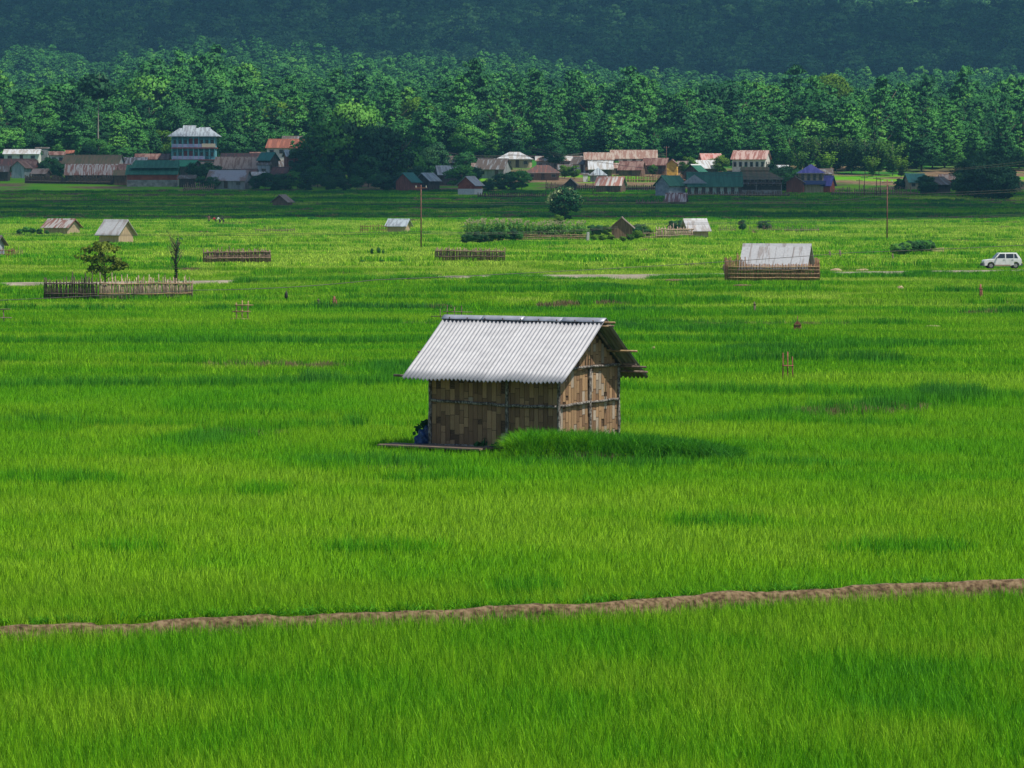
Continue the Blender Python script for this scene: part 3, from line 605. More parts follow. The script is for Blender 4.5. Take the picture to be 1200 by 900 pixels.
    for k, (X, w_, lb) in enumerate(((-2.05, .36, "small dark weed at the foot of the big hut's middle post"), (-2.9, .22, "tiny weed by the sill of the big hut's front wall, left of its middle post"))):
        n = 40; C = np.stack([r.normal(0, w_ * .5, n), r.normal(0, .05, n), .02 + .14 * r.random(n)], 1); V, Fq = quads(C, np.abs(r.standard_normal((n, 3))) + .01, .12, r)
        q = hut_C + hr * X - hb * .14; tag(link("weed", np_mesh("weed", V, Fq, dark_m, np.repeat(r.random(n), 4)), None, q), lb, "weed")
big_hut()

# ------------------------------------------------------------------ stick frames, fences, poles
def stick(name, a, c, r, m, parent, n=6, jit=.1):
    a = Vector(a); c = Vector(c); md = a.lerp(c, .5) + Vector((random.gauss(0, 1), random.gauss(0, 1), 0)) * r * .6
    return MB().tube([a, md, c], [r, r * .95, r * .8], n, True, jit).build(name, m, parent, True)
def frame(px0, px1, top, bot, nposts, rails, label, m, lean=0, rail_ext=.25, tops=None, r=.035, d=None, name="stick_trellis", cat="trellis"):
    """posts and rails; all in photo pixels, standing where bot meets the rice"""
    p = put((px0 + px1) / 2, bot) if d is None else at((px0 + px1) / 2, bot, d); s = S(p.y); w = (px1 - px0) / s; h = (bot - top) / s; t = thing(name, label, cat, p)
    for i in range(nposts):
        x = -w / 2 + (w * i / (nposts - 1) if nposts > 1 else w / 2); hh = h * (tops[i] if tops else .9 + .2 * random.random())
        stick("post", (x, 0, -.55), (x + lean * (i - (nposts - 1) / 2), 0, hh), r, m, t)
    for (z, dx) in rails: stick("rail", (-w / 2 - rail_ext + dx, -r * 1.6, h * z), (w / 2 + rail_ext + dx, -r * 1.6, h * (z + random.gauss(0, .015))), r * .8, m, t)
    return t
frame(277, 291, 354, 375, 3, [(.05, -.1), (.45, -.05), (.8, .1)], "small ladder like frame of pale bamboo sticks alone in the rice at left", pole_m, r=.05, rail_ext=.2)
frame(917, 929, 412, 441, 3, [(.42, 0), (.44, 0)], "dark crooked three legged stick frame in the rice right of the big hut", red_m, lean=-.02, rail_ext=.03, tops=[.95, 1, .8], r=.032)
frame(-6, 4, 362, 380, 2, [(.35, .25), (.9, .2)], "stick frame cut by the left edge of the picture", oldpole_m, r=.04)
frame(516, 541, 358, 374, 4, [(.15, -.3), (.5, .4), (.2, .4)], "low stick rack seen just above the left end of the big hut's ridge", oldpole_m, r=.035, tops=[.7, 1.0, .85, .95])
# little field markers
def marker(px, bot, hpx, wpx, label, m, kind):
    p = put(px, bot); s = S(p.y); h = hpx / s; w = wpx / s; t = thing("field_marker", label, "marker", p)
    if kind == 'hut':
        for sx in (-1, 1): stick("post", (sx * w / 2, 0, -.55), (sx * w / 2, 0, h * .62), .05, m, t)
        b = MB().box(0, 0, h * .30, w * .85, w * .4, h * .5); b.build("panel", m, t); MB().prism([(-w * .62, h * .58), (w * .62, h * .58), (0, h * .86)], -w * .3, w * .3).build("cap", m, t); stick("spike", (0, 0, h * .8), (0, 0, h * 1.15), .02, m, t)
    elif kind == 'pot':
        stick("pole", (0, 0, -.55), (0, 0, h), .02, m, t); MB().tube([(0, 0, 0), (0, 0, h * .2), (0, 0, h * .5), (0, 0, h * .72), (0, 0, h * .85)], [w * .3, w * .5, w * .48, w * .25, w * .05], 10).build("bottle_shape", m, t, True)
    else:
        stick("post", (0, 0, -.55), (0, 0, h), w * .28, m, t); stick("post", (w * .4, 0, -.55), (w * .3, 0, h * .55), w * .2, m, t); stick("rail", (-w * .5, -.05, h * .6), (w * .5, -.05, h * .62), .03, m, t)
marker(335.5, 350, 11, 4, "dark bottle shaped scarer on a stick in the rice right of the tree fence", flat("dark_cloth", (.03, .025, .02)), 'pot')
marker(373, 356, 5, 4, "tiny pale stump of a marker beside the reddish one", oldpole_m, 'post'); marker(392, 357, 9, 6, "reddish field marker left of the big hut, beyond the rice edge", red_m, 'post')
marker(934.5, 392, 18, 7, "slim reddish shrine like field marker on the thin path right of the big hut", red_m, 'hut'); marker(1149, 347, 13, 5, "reddish brown post near the right edge, below the white car", red_m, 'post')
marker(884, 361, 7, 4, "tiny brown stake below the fenced metal roofed barn", oldpole_m, 'post'); marker(848, 322, 12, 5, "thin brown stake left of the fenced metal roofed barn", oldpole_m, 'post')
marker(972, 300, 6, 4, "low brown stake right of the fenced barn, left of its twin", oldpole_m, 'post'); marker(984, 299, 6, 4, "low brown stake right of the fenced barn, nearer the long hedge", oldpole_m, 'post')
marker(1046, 304, 7, 3, "small stake at the left end of the flowering hedge by the car", oldpole_m, 'post')
# heaps of earth / straw
straw_m = noisy("straw", (.26, .18, .10), (.48, .36, .22), 6, 1)
def heap(px, py, wpx, hpx, label, m=straw_m):
    p = put(px, py); s = S(p.y); w = wpx / s; h = hpx / s; bm = bmesh.new(); rr = bmesh.ops.create_icosphere(bm, subdivisions=3, radius=1)
    for v in rr['verts']: q = v.co; k = 1 + .15 * math.sin(q.x * 6 + px) * math.cos(q.y * 7); v.co = Vector((q.x * w / 2 * k, q.y * w * .4 * k, (q.z if q.z > 0 else q.z * 1.2) * h * k - .05))
    me = bpy.data.meshes.new("straw_heap"); bm.to_mesh(me); bm.free(); me.materials.append(m); tag(link("straw_heap", me, None, p), label, "straw heap")
heap(1021, 406, 9, 3.5, "small pale straw heap in the rice far right of the big hut"); heap(766, 409, 6, 4, "small orange brown straw heap just right of the big hut's roof"); heap(1094, 382, 18, 1.6, "low pale straw streak near the right edge above the dark grass")
heap(1055, 338, 8, 3, "small pale straw heap below the flowering hedge"); heap(980, 317, 14, 3, "pale straw heap at the roadside right of the fenced barn"); heap(1012, 317, 18, 2.5, "long pale straw heap at the roadside, left of the white car")
heap(790, 328, 22, 1.6, "brown earth streak at the roadside left of the fenced barn", earth_m); heap(870, 334, 22, 1.6, "brown earth streak below the fenced barn", earth_m)

def fence(px0, px1, bot0, hpx, label, m, step=3.2, rails=2, rail_m=None, rag=.35, bot1=None, parts=True, r=.045, name="stick_fence", cat="fence", tall=None, d=None, group=None):
    bot1 = bot0 if bot1 is None else bot1
    a = put(px0, bot0) if d is None else at(px0, bot0, d); b = put(px1, bot1) if d is None else at(px1, bot1, d); t = thing(name, label, cat, a, 0, group); v = b - a; n = max(3, int((px1 - px0) / step)); h = hpx / S(a.y)
    protos = []
    for k in range(5):
        bb = MB(); x = .12 * (random.random() - .5) * h; bb.tube([(0, 0, -.55 / max(h, .1)), (x * .4 / max(h, .1) * .3, 0, .5), (x / max(h, .1) * .3, .02, 1)], [1, .9, .65], 5, True, .1) if False else bb.tube([(0, 0, -.6), (x * .4, 0, h * .5), (x, 0, h)], [r, r * .9, r * .6], 5, True, .15); protos.append(bb.mesh("stake", m, True))
    big = MB()
    for i in range(n + 1):
        q = (i + .3 * (random.random() - .5)) / n; p = v * q; hh = 1 - rag * random.random() ** 1.3
        if random.random() < .12: hh *= 1.25
        if tall: hh *= tall(q)
        if parts: o = link("stake", protos[i % 5], t, p, random.random() * 6, (1, 1, hh))
        else:
            lean = (random.random() - .5) * .15; big.tube([(p.x, p.y, p.z - .6), (p.x + lean, p.y, p.z + h * hh)], [r * (.8 + .6 * random.random()), r * .6], 4)
    if not parts: tag(big.build("stakes", m, t), kind='stuff')
    for k in range(rails):
        z = h * (.18 + .62 * k / max(1, rails - 1) * .8); pts = [v * (i / 8) + Vector((0, -r * 1.5, z + random.gauss(0, .03))) for i in range(9)]
        MB().tube(pts, r * .85, 5).build("rail", rail_m or m, t, True)
    # narrow side return so that the fence has depth at its ends
    return t
dark_stick = noisy("dark_stick", (.035, .025, .02), (.12, .085, .065), 5, .9); mid_stick = noisy("mid_stick", (.10, .065, .045), (.28, .19, .14), 5, .9, rnd=.35); pale_stick = noisy("pale_stick", (.22, .15, .10), (.46, .34, .25), 5, .9, rnd=.35); brown_stick = noisy("brown_stick", (.12, .06, .03), (.32, .18, .10), 5, .9, rnd=.3)
fence(52, 114, 349, 25, "dark ragged stick fence round the foot of the small olive tree", dark_stick, 1.5, 2, r=.05, rag=.5)
fence(116, 225, 349, 24, "pale and reddish stick fence with long rails between the two small trees", pale_stick, 1.7, 2, r=.045, bot1=348.5, rail_m=pole_m)
fence(118, 224, 348.3, 21, "dark inner row of sticks behind the pale fence by the two small trees", mid_stick, 2.4, 1, r=.045, rag=.4)
fence(239, 317, 305.5, 14, "long brown stick fence of a garden plot in the sunlit rice left of centre", mid_stick, 1.5, 2, r=.075, bot1=305, parts=True)
fence(241, 316, 301.5, 9, "rear side of the brown stick fenced plot left of centre", brown_stick, 2.0, 1, r=.06, parts=False)
fence(422, 453, 271.3, 9, "dark stick fence joined to the grey roofed hut left of the power pole", red_m, 3, 2, r=.05, parts=False, bot1=271.6)
fence(510, 591, 303, 13, "brown fence tangled with dry stalks right of the power pole foot", mid_stick, 1.6, 2, r=.075, bot1=303.5)
fence(612, 688, 281.5, 8, "orange tan woven fence below the maize plants", pole_m, 2.2, 3, r=.055, bot1=281, parts=False)
fence(549, 612, 282.5, 8, "low fence hidden in the dark maize hedge", brown_stick, 5, 1, r=.05, parts=False)
fence(688, 690, 282.0, 10, "pale concrete post at the right end of the woven fence", flat("pale_post", (.5, .5, .48)), 1, 0, r=.14, parts=False, rag=.02, name="fence_post", cat="post")
fence(753, 768, 280, 9, "short pale stick fence right of the brown wooden hut", pale_stick, 2, 2, r=.06, parts=False)
fence(769, 828, 279.5, 14, "tall pale ragged stick fence before the slanting white metal roof", pale_stick, 1.3, 2, r=.085, rag=.45, bot1=277.5)
fence(843, 862, 271, 6, "shaded fence left of the two dark bushes", mid_stick, 2, 1, r=.06, parts=False); fence(878, 960, 271, 7, "shaded stick fence running right from the dark bushes", mid_stick, 2.2, 1, r=.06, rag=.6, parts=False)
fence(1047, 1090, 297.5, 7, "stick fence inside the flowering hedge left of the white car", brown_stick, 2.5, 2, r=.04, parts=False, bot1=295.5); fence(1089, 1106, 295.5, 6, "short pale fence at the right end of the flowering hedge", pale_stick, 1.8, 2, r=.04, parts=False)
fence(0, 17, 300, 9, "leaning heap of dry sticks fencing the plot at the left edge", red_m, 1.8, 2, r=.05, rag=.5, parts=False); fence(14, 26, 299, 12, "ragged end of the stick fence at the left edge", mid_stick, 2, 0, r=.05, rag=.6, parts=False)
fence(40, 152, 236, 5, "long dim stick fence across the shaded paddies at far left", mid_stick, 2.4, 1, r=.08, rag=.7, parts=False); fence(300, 345, 271, 5, "thin fence at the shade edge left of centre", mid_stick, 2.5, 1, r=.06, rag=.6, parts=False)
fence(745, 784, 239, 5, "dim fence left of the striped roof hut in the shaded paddies", mid_stick, 2, 1, r=.13, parts=False, rag=.6); fence(688, 733, 236, 4, "dim fence in the shaded paddies right of the flowering tree", mid_stick, 2, 1, r=.13, parts=False, rag=.6)
fence(30, 132, 214, 9, "long brown fence under the village houses at far left", mid_stick, 1.1, 1, r=.2, rag=.25, parts=False, bot1=216); fence(640, 655, 222, 8, "pale fence bit below the red brown roofed house", mid_stick, 2, 1, r=.15, parts=False); fence(655, 770, 222, 5, "dark fence along the lit green plots", dark_stick, 2.2, 1, r=.15, parts=False)
fence(717, 812, 212.5, 8, "brown stick fence round the lit village garden", brown_stick, 1.8, 1, r=.14, rag=.4, parts=False); fence(806, 925, 229.5, 5, "low fence in front of the long green roofed school", mid_stick, 2.0, 1, r=.15, parts=False); fence(975, 1075, 228, 9, "ragged fence of stakes before the far lit green plot at right", mid_stick, 2.6, 1, r=.14, rag=.7, parts=False)
fence(1184, 1230, 224, 14, "pale dry stalks fence beside the big dark tree at right", pale_stick, 2, 1, r=.1, rag=.5, parts=False); fence(215, 250, 223, 7, "dim fence under the green roofed houses", mid_stick, 2.2, 1, r=.15, parts=False); fence(560, 640, 231, 5, "shaded fence right of the small red and white house", dark_stick, 2.4, 1, r=.15, parts=False); fence(865, 1000, 192, 5, "lit brown fence above the blue roofed house", brown_stick, 2.5, 1, r=.1, parts=False, d=1150)

# ------------------------------------------------------------------ houses
HOUSES = []
wall_white = noisy("lime_wall", (.50, .50, .46), (.74, .72, .66), 1.2, .9); wall_grey = noisy("grey_wall", (.16, .16, .17), (.30, .30, .31), 1.5, .9, (1, 1, .3)); wall_dark = noisy("dark_board", (.035, .028, .025), (.10, .08, .065), 2, .9, (3, 3, .3)); wall_brown = noisy("brown_board", (.10, .06, .04), (.24, .15, .10), 2, .9, (4, 4, .3)); wall_red = noisy("red_wall", (.22, .045, .025), (.36, .09, .05), 1, .85)
wall_tan = noisy("bamboo_wall", (.26, .18, .11), (.50, .38, .25), 2, .85, (5, 5, .3)); wall_blue = noisy("blue_wall", (.06, .20, .25), (.13, .34, .38), 1.2, .8); wall_pale = noisy("pale_green_wall", (.32, .42, .38), (.50, .58, .52), 1, .85); wall_metal = noisy("metal_wall", (.22, .26, .30), (.40, .44, .48), 1.2, .5, (3, 3, .2)); wall_yellow = noisy("yellow_wall", (.60, .34, .06), (.80, .50, .10), 1.5, .8); wall_lred = noisy("redwood_wall", (.16, .05, .04), (.30, .10, .07), 2, .85, (4, 4, .3)); wall_bluegrey = noisy("blue_grey_wall", (.20, .22, .28), (.34, .36, .42), 1.5, .85)
rf_green = sheet("green_roof", (.015, .10, .06), (.03, .14, .09), .5); rf_olive = sheet("olive_roof", (.10, .095, .045), (.16, .11, .06), .6); rf_rust = sheet("rust_roof", (.25, .15, .12), (.14, .06, .045), .6, (.9, .12, .12)); rf_rw = sheet("rust_white_roof", (.36, .34, .32), (.20, .085, .06), .55, (1.9, .2, .2)); rf_white = sheet("white_roof", (.52, .53, .54), (.36, .33, .30), .5); rf_tan = sheet("tan_roof", (.40, .31, .25), (.27, .15, .11), .6)
rf_grey = sheet("grey_roof", (.20, .21, .22), (.10, .075, .06), .8); rf_lgrey = sheet("light_grey_roof", (.36, .41, .44), (.22, .24, .26), .5); rf_orange = sheet("orange_roof", (.34, .12, .07), (.22, .075, .045), .7); rf_brown = sheet("brown_roof", (.14, .085, .06), (.26, .20, .17), .7); rf_teal = sheet("teal_roof", (.03, .17, .14), (.03, .12, .10), .4); rf_blue = sheet("violet_blue_roof", (.055, .055, .24), (.10, .09, .32), .5); rf_redb = sheet("red_brown_roof", (.20, .075, .055), (.10, .055, .045), .8); rf_tin = sheet("tin_roof", (.40, .395, .405), (.28, .25, .24), .45, rough=.5)
frame_m = flat("window_frame", (.30, .28, .26)); pane_m = flat("dark_pane", (.02, .025, .03), .25, spec=.6); trim_m = flat("white_trim", (.62, .62, .60)); door_m = noisy("door_board", (.05, .035, .03), (.12, .08, .06), 3, .85); plinth_m = noisy("plinth", (.20, .18, .17), (.36, .33, .31), 1.4, .95); redtrim_m = flat("red_trim", (.28, .07, .07))
def house(label, pxc, bot, rpx, wh, rise, wm, rm, yaw=0, W=None, over=.5, kind='gable', wins=2, door=True, plinth=None, name="house", cat="house", d=None, porch=None, wz=.55, ridge=None, ext=1.0, windows_m=None, sheets=0, gable_wins=0, group=None, end_over=.4, gable_m=None):
    p = put(pxc, bot) if d is None else at(pxc, bot, d); s = S(p.y); yr = R(yaw); L = rpx / s - 2 * end_over; W = W or min(L * .7, 6.5)
    t = thing(name, label, cat, (p.x, p.y + abs(math.cos(yr)) * W / 2, p.z), yr, group)
    HOUSES.append((p.x, p.y, L, W))
    b = MB().prism([(-W / 2, -ext), (W / 2, -ext), (W / 2, wh), (0, wh + rise * (1 - .02) if kind == 'gable' else wh), (-W / 2, wh)], -L / 2, L / 2, 'X'); b.build("wall", wm, t)
    if gable_m and kind == 'gable':
        for sx in (-1, 1): MB().prism([(-W / 2, wh), (W / 2, wh), (0, wh + rise * .97)], sx * L / 2, sx * (L / 2 + .03), 'X').build("gable_panel", gable_m, t)
    if plinth: MB().box(0, 0, plinth[0] / 2 - ext / 2, L + .08, W + .08, plinth[0] + ext).build("plinth", plinth[1], t)
    sl = rise / (W / 2); o = over; th = .09; rx = L / 2 + end_over
    if kind == 'gable':
        def slab(b, x0, x1, s_):
            ys = [0, s_ * (W / 2 + o)]; zs = [wh + rise + .03, wh - sl * o + .03]
            b.add([(x0, ys[0], zs[0]), (x1, ys[0], zs[0]), (x1, ys[1], zs[1]), (x0, ys[1], zs[1]), (x0, ys[0], zs[0] + th), (x1, ys[0], zs[0] + th), (x1, ys[1], zs[1] + th), (x0, ys[1], zs[1] + th)], [(0, 1, 2, 3), (4, 5, 6, 7), (0, 1, 5, 4), (2, 3, 7, 6), (1, 2, 6, 5), (0, 3, 7, 4)])
        if sheets:
            for s_ in (-1, 1):
                for i in range(sheets):
                    b = MB(); x0 = -rx + 2 * rx * i / sheets; slab(b, x0 + .01, x0 + 2 * rx / sheets - .01, s_); q = b.build("roof_sheet", rm, t); q.location.z += .03 * (i % 2) + .01 * random.random(); q.rotation_euler.z = random.gauss(0, .004)
        else:
            for s_ in (-1, 1):
                b = MB(); slab(b, -rx, rx, s_); b.build("roof", rm, t)
        MB().prism([(-.22, wh + rise - sl * .22 + .13), (0, wh + rise + .16), (.22, wh + rise - sl * .22 + .13), (0, wh + rise + .22)], -rx, rx, 'X').build("ridge_cap", ridge or rm, t)
    else:
        hx = max(.2, rx - (W / 2 + o) * .9) if kind == 'hip' else .1; ze = wh - .1
        V = [(-rx, -W / 2 - o, ze), (rx, -W / 2 - o, ze), (rx, W / 2 + o, ze), (-rx, W / 2 + o, ze), (-hx, 0, wh + rise), (hx, 0, wh + rise)]
        MB().add(V, [(0, 1, 5, 4), (2, 3, 4, 5), (1, 2, 5), (3, 0, 4), (0, 3, 2, 1)]).build("roof", rm, t)
        MB().box(0, 0, ze - .07, 2 * rx + .04, W + 2 * o + .04, .12).build("fascia", ridge or frame_m, t)
    def win(x, y, z, w, h, face='front'):
        M = Matrix.Translation((x, y, z)) @ (Matrix.Rotation(math.pi / 2, 4, 'Z') if face == 'side' else Matrix.Identity(4))
        f = MB().box(0, -.03, 0, w + .16, .08, h + .16, M=M).build("window", windows_m or frame_m, t); MB().box(0, -.08, 0, w, .04, h, M=M).build("pane", pane_m, f)
    n = wins; xs = [-L / 2 + L * (i + .5) / n for i in range(n)] if n else []
    for i, x in enumerate(xs):
        if door and i == n // 2: MB().box(x, -W / 2 - .02, min(1.0, wh * .42), .9, .06, min(2.0, wh * .84)).build("door", door_m, t)
        else: win(x, -W / 2, wh * wz, min(1.0, L / n * .45), wh * .34)
    for i in range(gable_wins): win(L / 2, -W / 4 + i * W / 2 if gable_wins > 1 else 0, wh * wz, .9, wh * .36, 'side')
    if porch:
        MB().add([(-L / 2, -W / 2, porch[0] + .25), (L / 2, -W / 2, porch[0] + .25), (L / 2, -W / 2 - 1.2, porch[0] - .2), (-L / 2, -W / 2 - 1.2, porch[0] - .2), (-L / 2, -W / 2, porch[0] + .32), (L / 2, -W / 2, porch[0] + .32), (L / 2, -W / 2 - 1.2, porch[0] - .13), (-L / 2, -W / 2 - 1.2, porch[0] - .13)], [(0, 1, 2, 3), (4, 5, 6, 7), (0, 1, 5, 4), (2, 3, 7, 6), (1, 2, 6, 5), (0, 3, 7, 4)]).build("porch_roof", porch[1], t)
        for x in (-L / 2 + .1, 0, L / 2 - .1): MB().box(x, -W / 2 - 1.1, porch[0] / 2 - .4, .12, .12, porch[0] + .2).build("post", frame_m, t)
    return t
# --- huts out in the paddies
house("low hut at far left with patchy rust and white roof, half sunk in the rice", 71, 273, 38, .85, 1.0, wall_tan, rf_rw, -24, 3.6, .4, wins=0, door=False, name="field_hut", cat="hut", gable_m=wall_tan)
house("small field hut with clean white metal roof above the olive tree at left", 135, 283, 35, 1.15, 1.45, wall_tan, rf_tin, -30, 3.2, .5, wins=0, door=False, name="field_hut", cat="hut")
house("small grey roofed hut joined to a dark fence, left of the power pole", 467, 271, 27, .75, .85, wall_tan, rf_lgrey, -14, 3.2, .35, wins=0, door=False, name="field_hut", cat="hut")
house("brown plank hut with steep dark roof and its gable towards us, among garden plants", 729, 280, 28, 1.6, 1.15, wall_brown, rf_brown, 86, 2.7, .35, wins=0, door=False, name="field_hut", cat="hut", end_over=.3)
house("low shed with slanting white metal roof behind the tall pale fence", 815, 278, 30, 1.0, 1.3, wall_tan, rf_tin, 18, 3.0, .35, wins=0, door=False, name="field_shed", cat="shed")
house("dark little hut with sagging dark roof in the shaded paddies at left", 331, 241, 22, .9, 1.2, wall_brown, rf_brown, 70, 3.2, .4, wins=0, door=False, name="field_hut", cat="hut")
house("small hut with brown and white striped roof in the shaded paddies below the school", 793, 239, 26, .7, 1.4, wall_dark, sheet("striped_roof", (.16, .07, .07), (.40, .36, .36), .5, (1.1, .08, .08), .6, 2.5), -10, 3.0, .4, wins=0, door=False, name="field_hut", cat="hut")
house("dark corner of a blue grey hut at the left edge of the picture", -6, 299, 16, 1.1, .8, wall_bluegrey, rf_grey, -20, 2.5, .3, wins=0, door=False, name="field_hut", cat="hut")
# --- the fenced barn
def barn():
    t = house("barn with wide white sheet roof ringed by a brown bamboo rail fence", 912, 323, 82, .95, 1.5, wall_brown, rf_tin, -13, 3.4, .6, wins=0, door=False, name="field_barn", cat="barn", sheets=8, end_over=.35)
    a = put(853, 327.5); s = S(a.y); f = thing("rail_fence", "brown bamboo rail fence with four long rails around the white roofed barn", "fence", a); Wd = 107 / s; dep = 4.6; n = 86
    pm = [MB().tube([(0, 0, -.55), (.02 * k, 0, .5), (.03 * (k - 1), 0, 1.15)], [.05, .048, .04], 5, True, .15).mesh("stake", brown_stick, True) for k in range(3)]
    for i in range(n):
        q = i / (n - 1) * Wd; hh = 1.0 + .12 * random.random()
        if i < 17: hh = 1.2 + .4 * random.random() + (.5 if i in (8, 9, 10) else 0)
        link("stake", pm[i % 3], f, (q, 0, 0), 0, (1, 1, hh))
    for x in (0, Wd):
        for j in range(1, 16): link("stake", pm[j % 3], f, (x, dep * j / 15, 0), 0, (1, 1, 1.2 + .3 * random.random()))
    for z in (.12, .42, .74, 1.0): MB().tube([(Wd * i / 9 , -.06, z + random.gauss(0, .015)) for i in range(10)], .04, 6).build("rail", pole_m, f, True)
barn()
# --- the village, left to right
house("white long low roofed building at the far left end of the village", 25, 189, 44, 2.0, 1.0, wall_white, rf_white, 0, 6, wins=3, d=1120)
house("dark red walled house with dark rusty roof at far left", 18, 205, 46, 2.2, 1.7, wall_lred, rf_redb, 0, 6, wins=3)
house("grey metal shed with rusty side roof in the left corner of the village", 25, 208, 30, 2.6, 1.4, wall_metal, rf_rust, 78, 3.4, .5, wins=0, door=False, name="shed", cat="shed")
house("rusty roofed lean house right of the grey metal shed", 34, 205, 20, 1.9, 1.6, wall_lred, rf_rust, -12, 4, wins=1, door=False)
house("dark hut cut by the left edge of the picture under a grey roof", -1, 212, 24, 2.3, 1.2, wall_dark, rf_grey, 0, 5, wins=0, door=False, name="hut", cat="hut")
house("small square grey concrete building above the left houses", 49, 184, 17, 2.2, .25, wall_grey, rf_grey, 0, 4, .1, wins=1, d=1135, door=False)
house("small house with white wall strip and dark roof behind the far left tree", 66, 193, 20, 2.6, .7, wall_white, rf_rust, 8, 4, wins=2, d=1110, door=False)
house("tiny orange red roofed shed above the olive roofed long house", 82, 186, 12, 1.5, .6, wall_grey, rf_orange, 0, 3, wins=0, d=1140, name="shed", cat="shed", door=False)
house("long house with olive roof and white gable end with one window", 108, 203, 70, 2.6, 1.9, wall_white, rf_olive, -8, 6.5, wins=4, gable_wins=1)
house("low house with rust streaked white roof and dark front near the far left fence", 106, 215, 62, 2.3, 2.2, wall_dark, rf_rw, 0, 5, .5, wins=3)
house("grey striped roofed house behind the white gable", 156, 202, 32, 2.0, 1.7, wall_dark, sheet("grey_striped_roof", (.42, .42, .42), (.16, .12, .11), .55, (1.3, .1, .1)), 0, 6, wins=1)
house("long rusty red roof above the green roofed hall at left", 178, 194, 42, 1.7, 1.2, wall_brown, rf_rust, 0, 6, wins=0, d=1100)
house("small hut with pale olive roof between the streaked roof and the red walled hall", 141, 217, 18, 2.4, .9, wall_brown, rf_olive, 0, 3.2, wins=0, door=False, name="hut", cat="hut")
def green_hall():
    t = house("wide hall with two tier dark green roof and red upper wall over grey boards", 178, 218, 62, 3.0, 1.9, wall_red, rf_green, 0, 6.5, .6, wins=0, door=False, plinth=(1.45, plinth_m), name="hall", cat="hall")
    MB().add([(-4.5, -.6, 4.95), (6.2, -.6, 4.95), (6.6, -2.6, 4.3), (-5.4, -2.6, 4.3), (-4.5, 1.6, 6.2), (6.2, 1.6, 6.2)], [(0, 1, 2, 3), (4, 5, 1, 0), (4, 0, 3), (5, 2, 1)]).build("upper_roof", rf_green, t)
green_hall()
house("green gabled house at the right end of the red walled hall", 218, 207, 30, 2.6, 1.3, wall_dark, sheet("bright_green_roof", (.015, .16, .09), (.02, .12, .08), .4), -24, 5, wins=2)
house("small dark shed with a white scrap of roof right of the red walled hall", 219, 219, 22, 2.0, .6, wall_dark, rf_grey, 0, 4, wins=1, name="shed", cat="shed")
def blue_house():
    p = at(227, 196, 1096); s = S(1096); L = 50 / s; W = 7.0; t = thing("blue_house", "three level turquoise house with grey hipped roof and red balcony band", "house", (p.x, p.y + W / 2, p.z))
    HOUSES.append((p.x, p.y, L, W)); MB().box(0, 0, 3.2, L, W, 9.6).build("wall", wall_blue, t)
    for k, zz in enumerate((1.9, 5.0)):
        MB().box(0, -.7, zz, L + .6, W + 1.4, .22).build("balcony_floor", redtrim_m, t)
        for i in range(9): MB().box(-L / 2 + L * i / 8, -W / 2 - 1.25, zz + (1.55 if k else 1.55), .16, .16, 3.0).build("column", flat("turquoise_post", (.12, .36, .40)) if (i + k == 0) else bpy.data.materials["turquoise_post"], t)
        MB().box(-L * .12, -W / 2 - 1.3, zz + .6, L * .78, .05, .85).build("railing", noisy("lilac_rail", (.22, .22, .38), (.34, .34, .52), 1, .8) if k == 0 else bpy.data.materials["lilac_rail"], t)
    MB().box(L * .36, -W / 2 - 1.36, 5.65, L * .32, .1, .95).build("balcony_panel", flat("cream_panel", (.62, .52, .38)), t)
    for k, zz in enumerate((.3, 3.3, 6.5)):
        for i in range(8):
            if (i * 5 + k * 3) % 8 in (2, 5): MB().box(-L / 2 + L * (i + .5) / 8, -W / 2 - .03, zz - .1, .9, .08, 2.1).build("door", redtrim_m, t)
            else:
                f = MB().box(-L / 2 + L * (i + .5) / 8, -W / 2 - .03, zz + .1, 1.0, .08, 1.3).build("window", flat("teal_frame", (.10, .40, .42)) if (k == 0 and i == 0) else bpy.data.materials["teal_frame"], t); MB().box(-L / 2 + L * (i + .5) / 8, -W / 2 - .09, zz + .1, .72, .05, 1.05).build("pane", pane_m, f)
    rx = L / 2 + 1.2; ry = W / 2 + 1.6; ze = 8.0; V = [(-rx, -ry, ze), (rx, -ry, ze), (rx, ry, ze), (-rx, ry, ze), (-rx + 2.8, 0, ze + 2.2), (rx - 2.8, 0, ze + 2.2)]
    MB().add(V, [(0, 1, 5, 4), (2, 3, 4, 5), (1, 2, 5), (3, 0, 4), (0, 3, 2, 1)]).build("roof", rf_lgrey, t)
    for x, w in ((-1.3, 3.4), (2.6, 3.0)): MB().add([(x - w / 2, -2.2, ze + 1.25), (x + w / 2, -2.2, ze + 1.25), (x + w / 2, .4, ze + 2.9 - (x > 0) * .5), (x - w / 2, .4, ze + 2.9 - (x > 0) * .5), (x - w / 2, -2.2, ze + 1.0), (x + w / 2, -2.2, ze + 1.0), (x + w / 2, .4, ze + 1.6), (x - w / 2, .4, ze + 1.6)], [(0, 1, 2, 3), (0, 1, 5, 4), (1, 2, 6, 5), (0, 3, 7, 4), (2, 3, 7, 6)]).build("roof_dormer", rf_lgrey, t)
blue_house()
house("upper dark brown roof strip behind the long mottled roof at centre left", 283, 193, 50, 1.6, 1.2, wall_dark, rf_redb, 0, 5, wins=0, d=1085)
house("long house with mottled brown and grey sheet roof at centre left", 279, 207, 56, 2.1, 2.6, wall_dark, rf_brown, -6, 7, .6, wins=4)
house("grey blue metal sheet shed right of the long mottled roof", 309, 208, 18, 3.0, .5, wall_metal, rf_grey, 0, 4, .1, wins=1, door=False, name="shed", cat="shed", d=1050)
house("low barn, half brown half grey roof, dark gable at its right end", 268, 221, 50, 2.0, 2.1, wall_grey, sheet("brown_grey_roof", (.30, .30, .34), (.20, .14, .12), .5, (.25, .1, .1), .6, .9), -14, 5.5, .5, wins=3)
